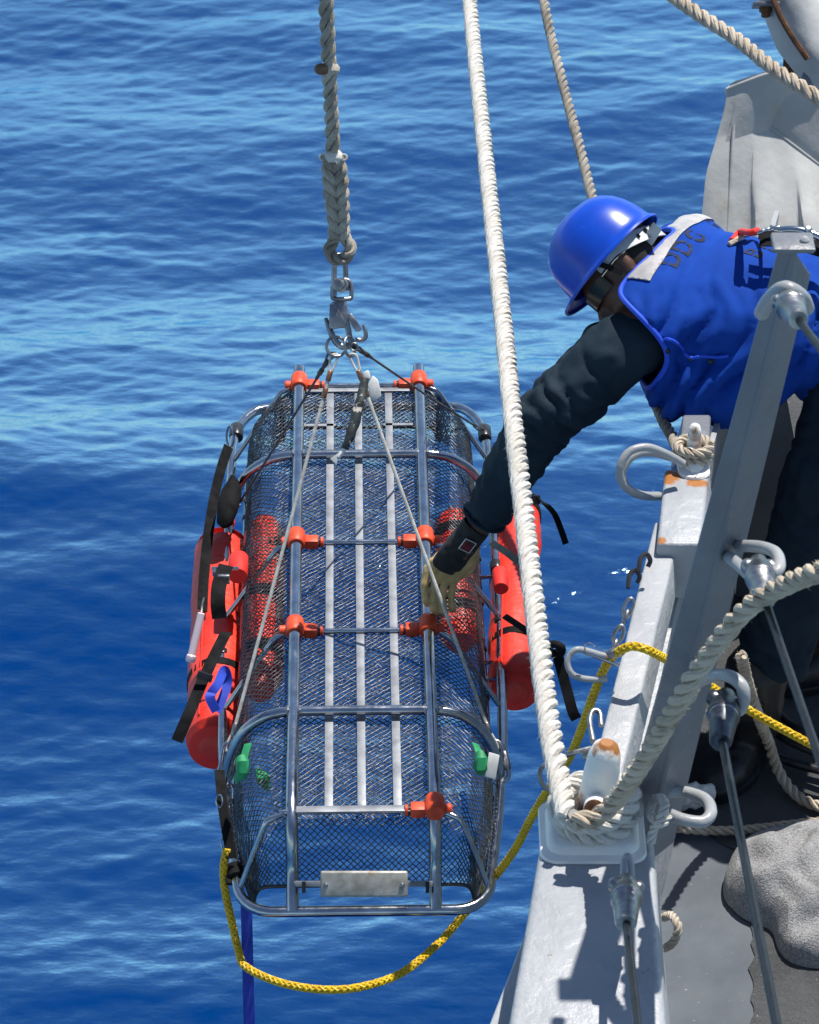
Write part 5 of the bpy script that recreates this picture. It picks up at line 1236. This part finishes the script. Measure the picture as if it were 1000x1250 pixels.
# --- harness on the lower back: red sleeve, snap hooks, straps
hn = thing('safety_harness', 'safety harness gear with red sleeve and steel hooks on the sailor\'s back', 'harness', Vector((.9, 6.3, 1.17)))
def back(x, y, off): 
    h_ = hit(x, y, off); return h_[0] if h_ else W(x, y, 7.15)
MB().tube(catmull([back(893, 298, .008), back(903, 291, .016), back(916, 284, .018), back(926, 281, .014)], 5), .0075, 10).build('red_sleeve', M['red_webbing'], hn)
MB().tube(catmull([back(890, 300, .004), back(900, 297, .012), back(912, 292, .014)], 5), .006, 8).build('lanyard', M['rope_tan'], hn)
pts = [back(905, 294, .020), back(922, 285, .030), back(940, 279, .034), back(952, 278, .036), back(956, 284, .034), back(945, 290, .030), back(925, 294, .022), back(908, 297, .020)]
MB().tube(catmull(pts, 5, True), .0045, 10, closed=True).build('snap_hook', M['steel'], hn)
q0 = back(950, 281, .04)
MB().tube(catmull([q0, q0 + Vector((.05, -.01, .005)), q0 + Vector((.11, -.03, -.01)), q0 + Vector((.18, -.05, -.03))], 5), .009, 10).build('hook_shank', M['steel'], hn)
MB().box(q0 + Vector((.03, -.01, -.008)), (.022, 0, 0), (0, .016, 0), (0, 0, .012)).build('hook_gate', M['black_plastic'], hn, bevel=.004)
MB().lathe(q0 + Vector((.062, -.02, .0)), (0, -.3, 1), [(0, .008), (.02, .008), (.024, .005)], 12).build('hook_pin', M['steel'], hn)
for dy in (0, -.03):
    a_ = q0 + Vector((-.02, .02 + dy, -.028)); MB().ribbon(catmull([a_ + Vector((-.02, 0, .005)), a_ + Vector((.05, -.01, .003)), a_ + Vector((.16, -.04, -.02)), a_ + Vector((.24, -.07, -.06))], 5), .024, .003, (0, -.3, 1)).build('webbing', M['black_webbing'], hn)

# ---------------------------------------------------------------- canvas covered gear, davit arm
M['canvas'] = mat('grey_canvas', (.44, .445, .44), .85, 0, (.37, .375, .37), 8, bump=.3, bs=260, bd=.001, dirt=(.33, .30, .25), ds=7, dlo=.6, dhi=.75, bump2=(9, .25, .02))
cv = thing('canvas_cover', 'grey canvas cover draped over deck gear behind the sailor', 'canvas cover', G(930, 330, 0))
A_ = G(881, 110, .62); B_q = Vector((1.19, 8.14, .35)); C_, D_ = Vector((1.8, 8.5, .45)), G(940, 88, .66)
top_c = [A_, B_q, C_, D_]; bot_c = [Vector((A_.x - .06, A_.y - .42, 0.01)), Vector((B_q.x + .10, B_q.y - .55, 0.01)), Vector((1.95, 8.2, 0.01)), Vector((1.0, 8.4, 0.01))]
npx = 30; rows_ = []; nh = 26
def round_poly(c, rad, n_):
    pts = []
    for i in range(4):
        p, q, r_ = c[i - 1], c[i], c[(i + 1) % 4]; a = q + (p - q).normalized() * rad; b = q + (r_ - q).normalized() * rad
        pts += [a.lerp(q, t).lerp(q.lerp(b, t), t) for t in (0, .25, .5, .75, 1)]
    return resample(pts, sum((pts[i] - pts[i - 1]).length for i in range(len(pts))) / n_, True)[:n_]
NT = 150; rt_, rb_ = round_poly(top_c, .03, NT), round_poly(bot_c, .06, NT)
ctr = sum(top_c, Vector()) / 4; mb = MB()
for j in range(nh + 1):
    h = j / nh
    for i in range(NT):
        a, b = rt_[i], rb_[i]; p = a.lerp(b, h); n_ = (p - ctr); n_.z = 0; n_.normalize(); s_ = i / NT * 40
        f_ = math.sin(s_ * 2.3 + h * 1.6 + 2.2 * noise.noise(Vector((s_ * .35, h * 1.4, 1)))) * .034 + (pillow(s_ * .35 + h * 1.5) - .6) * .03 + noise.noise(Vector((s_ * 1.6 + h * 2, h * 2, 4))) * .010 + .02 * math.sin(h * 3.0)
        mb.v.append(p + n_ * f_ * min(1, h * 3.5))
for j in range(nh):
    for i in range(NT): i2 = (i + 1) % NT; mb.face((j * NT + i, j * NT + i2, (j + 1) * NT + i2, (j + 1) * NT + i))
mb.build('side_panels', M['canvas'], cv)
mb = MB(); rngs = []
for k, f_ in enumerate((1.0, .97, .8, .6, .4, .2, .05)):
    for p in rt_: mb.v.append(ctr.lerp(p, f_) + UPZ * (.0 if k == 0 else .012 + .035 * (1 - f_) + .012 * noise.noise(p * 6 + Vector((k, 0, 0)))))
for j in range(6):
    for i in range(NT): i2 = (i + 1) % NT; mb.face((j * NT + i, j * NT + i2, (j + 1) * NT + i2, (j + 1) * NT + i))
mb.face([6 * NT + i for i in range(NT)]); mb.build('top_panel', M['canvas'], cv)
MB().tube(rt_, .0055, 8, closed=True).build('piped_seam', M['canvas'], cv)
k0 = min(range(NT), key=lambda i: (rt_[i] - A_).length) + 4
sm_pts = [mb_ for mb_ in [rt_[k0 % NT].lerp(rb_[k0 % NT], h) + (Vector((-.5, -.8, 0)) * .016) for h in np.linspace(.08, .9, 12)]]
MB().tube(sm_pts, .0045, 8).build('side_seam', M['canvas'], cv)

dv_ = thing('davit_arm', 'canvas wrapped davit arm with rusty bracket at the top right edge', 'davit', W(985, 80, 8.6))
blob_tube('canvas_sleeve', catmull([W(940, -50, 8.5), W(966, 10, 8.5), W(990, 52, 8.5), W(1020, 95, 8.5)], 6), [.075] * 19, M['canvas'], dv_, 24, .012, 9)
MB().tube(catmull([W(940, -12, 8.42), W(952, 18, 8.41), W(968, 46, 8.41), W(986, 72, 8.42)], 6), .008, 8).build('rusty_rod', M['rust'], dv_)
MB().hexa([W(958, 44, 8.62), W(962, 96, 8.62), W(998, 100, 8.62), W(985, 74, 8.62), W(958, 44, 8.52), W(955, 96, 8.52), W(998, 100, 8.52), W(985, 74, 8.52)]).build('bracket', M['rust'], dv_, smooth=False)
MB().hexa([W(984, 78, 8.56), W(975, 104, 8.56), W(1040, 110, 8.56), W(1040, 74, 8.56), W(984, 78, 8.46), W(975, 104, 8.46), W(1040, 110, 8.46), W(1040, 74, 8.46)]).build('gusset', M['paint_dark'], dv_, bevel=.004)
MB().box(W(935, 6, 8.45), RX * .034, UPI * .006, FWD * .03).build('plate', M['paint_dark'], dv_, bevel=.003)
MB().lathe(W(935, 9, 8.45), -UPI, [(0, .017), (.012, .017), (.013, .012), (.024, .012), (.026, .008)], 6).build('bolt', M['rust'], dv_)

# ---------------------------------------------------------------- blanket, hoses, small deck gear
M['felt'] = mat('grey_felt_blanket', (.34, .34, .345), .95, 0, (.17, .17, .175), 210, .36, .64, bump=1.0, bs=240, bd=.005, sheen=.1)
outl = [(884, 1098), (882, 1078), (890, 1052), (906, 1036), (930, 1026), (965, 1018), (1010, 1014), (1070, 1010), (1075, 1190), (1020, 1187), (985, 1185), (962, 1178), (948, 1160), (938, 1140), (912, 1128), (894, 1114)]
OL = [G(x, y, .0) for x, y in outl]; OL = resample(catmull(OL, 6, True), .02, True); OLn = np.array([(p.x, p.y) for p in OL])
def seg_d(px_, pts):
    q = np.array([(G(x, y, .06).x, G(x, y, .06).y) for x, y in pts]); best = 9.0
    for a, b_ in zip(q, q[1:]):
        d = b_ - a; t = max(0, min(1, ((px_ - a) @ d) / (d @ d))); best = min(best, float(np.linalg.norm(px_ - a - d * t)))
    return best
rolls = [([(892, 1072), (925, 1046), (985, 1032), (1075, 1028)], .085, .0), ([(893, 1086), (930, 1080), (985, 1066), (1075, 1060)], .070, .035), ([(905, 1108), (940, 1112), (1000, 1102), (1075, 1095)], .075, .015), ([(925, 1128), (965, 1140), (1010, 1138), (1075, 1130)], .060, .0), ([(955, 1166), (990, 1166), (1075, 1164)], .055, .0), ([(935, 1040), (955, 1072), (985, 1112)], .030, .078), ([(1000, 1035), (985, 1070), (1010, 1110)], .026, .085)]
xs_ = np.arange(OLn[:, 0].min() - .01, OLn[:, 0].max() + .01, .008); ys_ = np.arange(OLn[:, 1].min() - .01, OLn[:, 1].max() + .01, .008)
def inside(x, y):
    c = False; n_ = len(OLn); j = n_ - 1
    for i in range(n_):
        xi, yi = OLn[i]; xj, yj = OLn[j]
        if (yi > y) != (yj > y) and x < (xj - xi) * (y - yi) / (yj - yi) + xi: c = not c
        j = i
    return c
mb = MB(); ids = {}
for i, x in enumerate(xs_):
    for j, y in enumerate(ys_):
        if not inside(x, y): continue
        pt = np.array((x, y)); de = float(np.min(np.linalg.norm(OLn - pt, axis=1)))
        e = min(1, de / .06); base = .012 + .05 * math.sqrt(max(0, 1 - (1 - e) ** 2)); hs_ = [base]
        wv = np.array((noise.noise(Vector((x * 5, y * 5, 3))), noise.noise(Vector((x * 5, y * 5, 8))))) * .02
        for pts, r_, z0 in rolls:
            d = seg_d(pt + wv, pts)
            if d < r_: hs_.append(z0 + math.sqrt(r_ * r_ - d * d) * .95)
        hs_.sort(); h = hs_[-1] if len(hs_) < 2 else hs_[-1] + max(0, .012 - (hs_[-1] - hs_[-2])) * .3
        h = min(h, .012 + de * 2.2)
        q_ = Vector((x * 3.4 + y * 2.2, (y - x * .45) * 10, 2)); h += (1 - min(1, abs(noise.noise(q_)) * 3.2)) * .016 * e; q_ = Vector((x * 7 - y * 9, (y + x * .6) * 13, 6)); h += (1 - min(1, abs(noise.noise(q_)) * 3.0)) * .007 * e
        n1 = noise.noise(Vector((x * 8, y * 8, 7))) * .012
        ids[(i, j)] = len(mb.v); mb.v.append(Vector((x + n1, y, max(.008, h))))
for (i, j), v0 in ids.items():
    q = [ids.get((i + a, j + b_)) for a, b_ in ((0, 0), (1, 0), (1, 1), (0, 1))]
    if None not in q: mb.face(q)
bln = mb.build('blanket', M['felt'], None)
bm = bmesh.new(); bm.from_mesh(bln.data)
for _ in range(12):
    nw = {}
    for v in bm.verts:
        if v.is_boundary:
            nb = [e.other_vert(v) for e in v.link_edges if e.is_boundary]
            if len(nb) == 2: nw[v] = v.co * .5 + (nb[0].co + nb[1].co) * .25
    for v, c in nw.items(): v.co = c
ext = bmesh.ops.extrude_edge_only(bm, edges=[e for e in bm.edges if e.is_boundary])
for v in [g_ for g_ in ext['geom'] if isinstance(g_, bmesh.types.BMVert)]: v.co.z = .005
for _ in range(2): bmesh.ops.smooth_vert(bm, verts=[v for v in bm.verts if not v.is_boundary], factor=.5, use_axis_x=True, use_axis_y=True, use_axis_z=True)
bmesh.ops.recalc_face_normals(bm, faces=bm.faces); bm.to_mesh(bln.data); bm.free()
bln.data.polygons.foreach_set('use_smooth', [True] * len(bln.data.polygons))
tag(bln, 'bundled grey felt blanket lying on the deck at lower right', 'blanket')
for i, (pts, r_, lab) in enumerate((
    ([(880, 880), (915, 905), (950, 925), (1000, 940), (1050, 950)], .011, 'lowest black hose lying on the dark deck'),
    ([(890, 835), (920, 870), (955, 900), (1000, 920), (1050, 935)], .010, 'middle glossy black hose arcing behind the drooping rope'),
    ([(905, 810), (940, 860), (975, 890), (1010, 905), (1060, 915)], .009, 'uppermost glossy black hose in the shade of the legs'))):
    z0 = .03 + .05 * i; o = MB().tube(catmull([G(x, y, z0 + (.12 if k == 0 else 0)) for k, (x, y) in enumerate(pts)], 8), r_, 12).build('hose', M['black_rubber']); tag(o, lab, 'hose', 'black hoses on the deck')
bx_ = thing('deck_locker', 'dark weathered locker with a ledge behind the sailor\'s knees', 'locker', G(1000, 660, 0))
MB().box(Vector((1.28, 6.62, .22)), (.14, 0, 0), (0, .2, 0), (0, 0, .21)).build('box', mat('dark_grey_locker', (.05, .052, .055), .6, 0, (.03, .03, .03), 20, bump=.2, bs=60), bx_, bevel=.008)
MB().box(Vector((1.26, 6.60, .445)), (.17, 0, 0), (0, .23, 0), (0, 0, .012)).build('lid', mat('weathered_wood_lid', (.12, .10, .08), .8, 0, (.07, .06, .05), 30, bump=.3, bs=60), bx_, bevel=.003)
rg = MB(); chain(rg, [(G(836, 976, .05), .03, .02), (G(850, 968, .06), .035, .02), (G(862, 974, .05), .03, .018)])
rag = remesh('rag', rg, .006, M['white_tag'], None, 2, lambda p, n_: noise.noise(p * 45) * .014); tag(rag, 'crumpled white rag lying by the black boot', 'rag')

# ---------------------------------------------------------------- chain gear outboard of the cap beam
pk = thing('pelican_hook', 'large worn pelican hook sticking out over the sea from the bulwark', 'hook', W(745, 815, 6.3))
MB().tube(catmull([W(752, 802, 6.33), W(735, 800, 6.32), W(718, 795, 6.31), W(704, 793, 6.30), W(695, 801, 6.30), W(693, 812, 6.30), W(700, 824, 6.30), W(716, 829, 6.31), W(740, 829, 6.33)], 6), .0062, 12).build('hook_bar', M['pipe'], pk)
MB().tube([W(714, 796, 6.30), W(756, 812, 6.32)], .0042, 10).build('hook_arm', M['steel'], pk)
MB().tube(catmull([W(716, 800, 6.29), W(714, 788, 6.28), W(720, 785, 6.28), W(728, 790, 6.28), W(738, 795, 6.29), W(742, 799, 6.3)], 6), .0014, 6).build('safety_wire', M['steel'], pk)
MB().lathe(W(741, 800, 6.30), RX + UPI * .3, [(0, .007), (.01, .010), (.03, .010), (.036, .006)], 12).build('swivel', M['steel_dull'], pk)
ch = thing('chain', 'short steel chain running along the outside of the cap beam', 'chain', W(765, 760, 6.45))
lk = [(748, 793, 6.36), (755, 775, 6.40), (762, 757, 6.44), (767, 742, 6.48)]
for i, (x, y, z_) in enumerate(lk):
    c = W(x, y, z_); d = (W(lk[min(i + 1, 3)][0], lk[min(i + 1, 3)][1], z_) - W(lk[max(i - 1, 0)][0], lk[max(i - 1, 0)][1], z_)).normalized(); s_ = (RX if i % 2 else -FWD); s_ = (s_ - d * s_.dot(d)).normalized()
    MB().tube([c + d * math.cos(a) * .020 + s_ * math.sin(a) * .0085 for a in np.linspace(0, 2 * math.pi, 19)[:-1]], .0036, 8, closed=True).build('link', M['steel_dull'], ch)
for x, y in ((772, 704), (785, 684)):
    o = MB().tube(catmull([W(x - 5, y + 14, 6.55), W(x - 3, y - 2, 6.56), W(x + 4, y - 8, 6.57), W(x + 9, y, 6.58), W(x + 6, y + 8, 6.58)], 5), .005, 8).build('shackle', M['black_rubber']); tag(o, 'black rubber covered shackle, %s on the outside of the beam' % ('lower' if y > 690 else 'upper'), 'shackle', 'black shackles on the beam')
sh2 = thing('shackle', 'galvanised shackle with long pin behind the white rope at the bitt', 'shackle', W(690, 930, 6.1))
MB().tube(catmull([W(722, 913, 6.08), W(700, 919, 6.08), W(680, 926, 6.10), W(664, 934, 6.12), W(659, 946, 6.12), W(664, 960, 6.12), W(676, 964, 6.12), W(694, 956, 6.11), W(712, 944, 6.1)], 6), .0048, 10).build('bow', M['steel_dull'], sh2)
MB().tube([W(726, 918, 6.06), W(714, 924, 6.07)], .009, 10).build('pin_head', M['steel_dull'], sh2)
ey = MB().tube(catmull([W(724, 905, 6.10), W(720, 880, 6.14), W(724, 868, 6.16), W(732, 870, 6.16), W(734, 886, 6.14)], 6), .0055, 10).build('link_eye', M['steel_dull']); tag(ey, 'upright steel link eye on the outside of the cap beam', 'shackle')
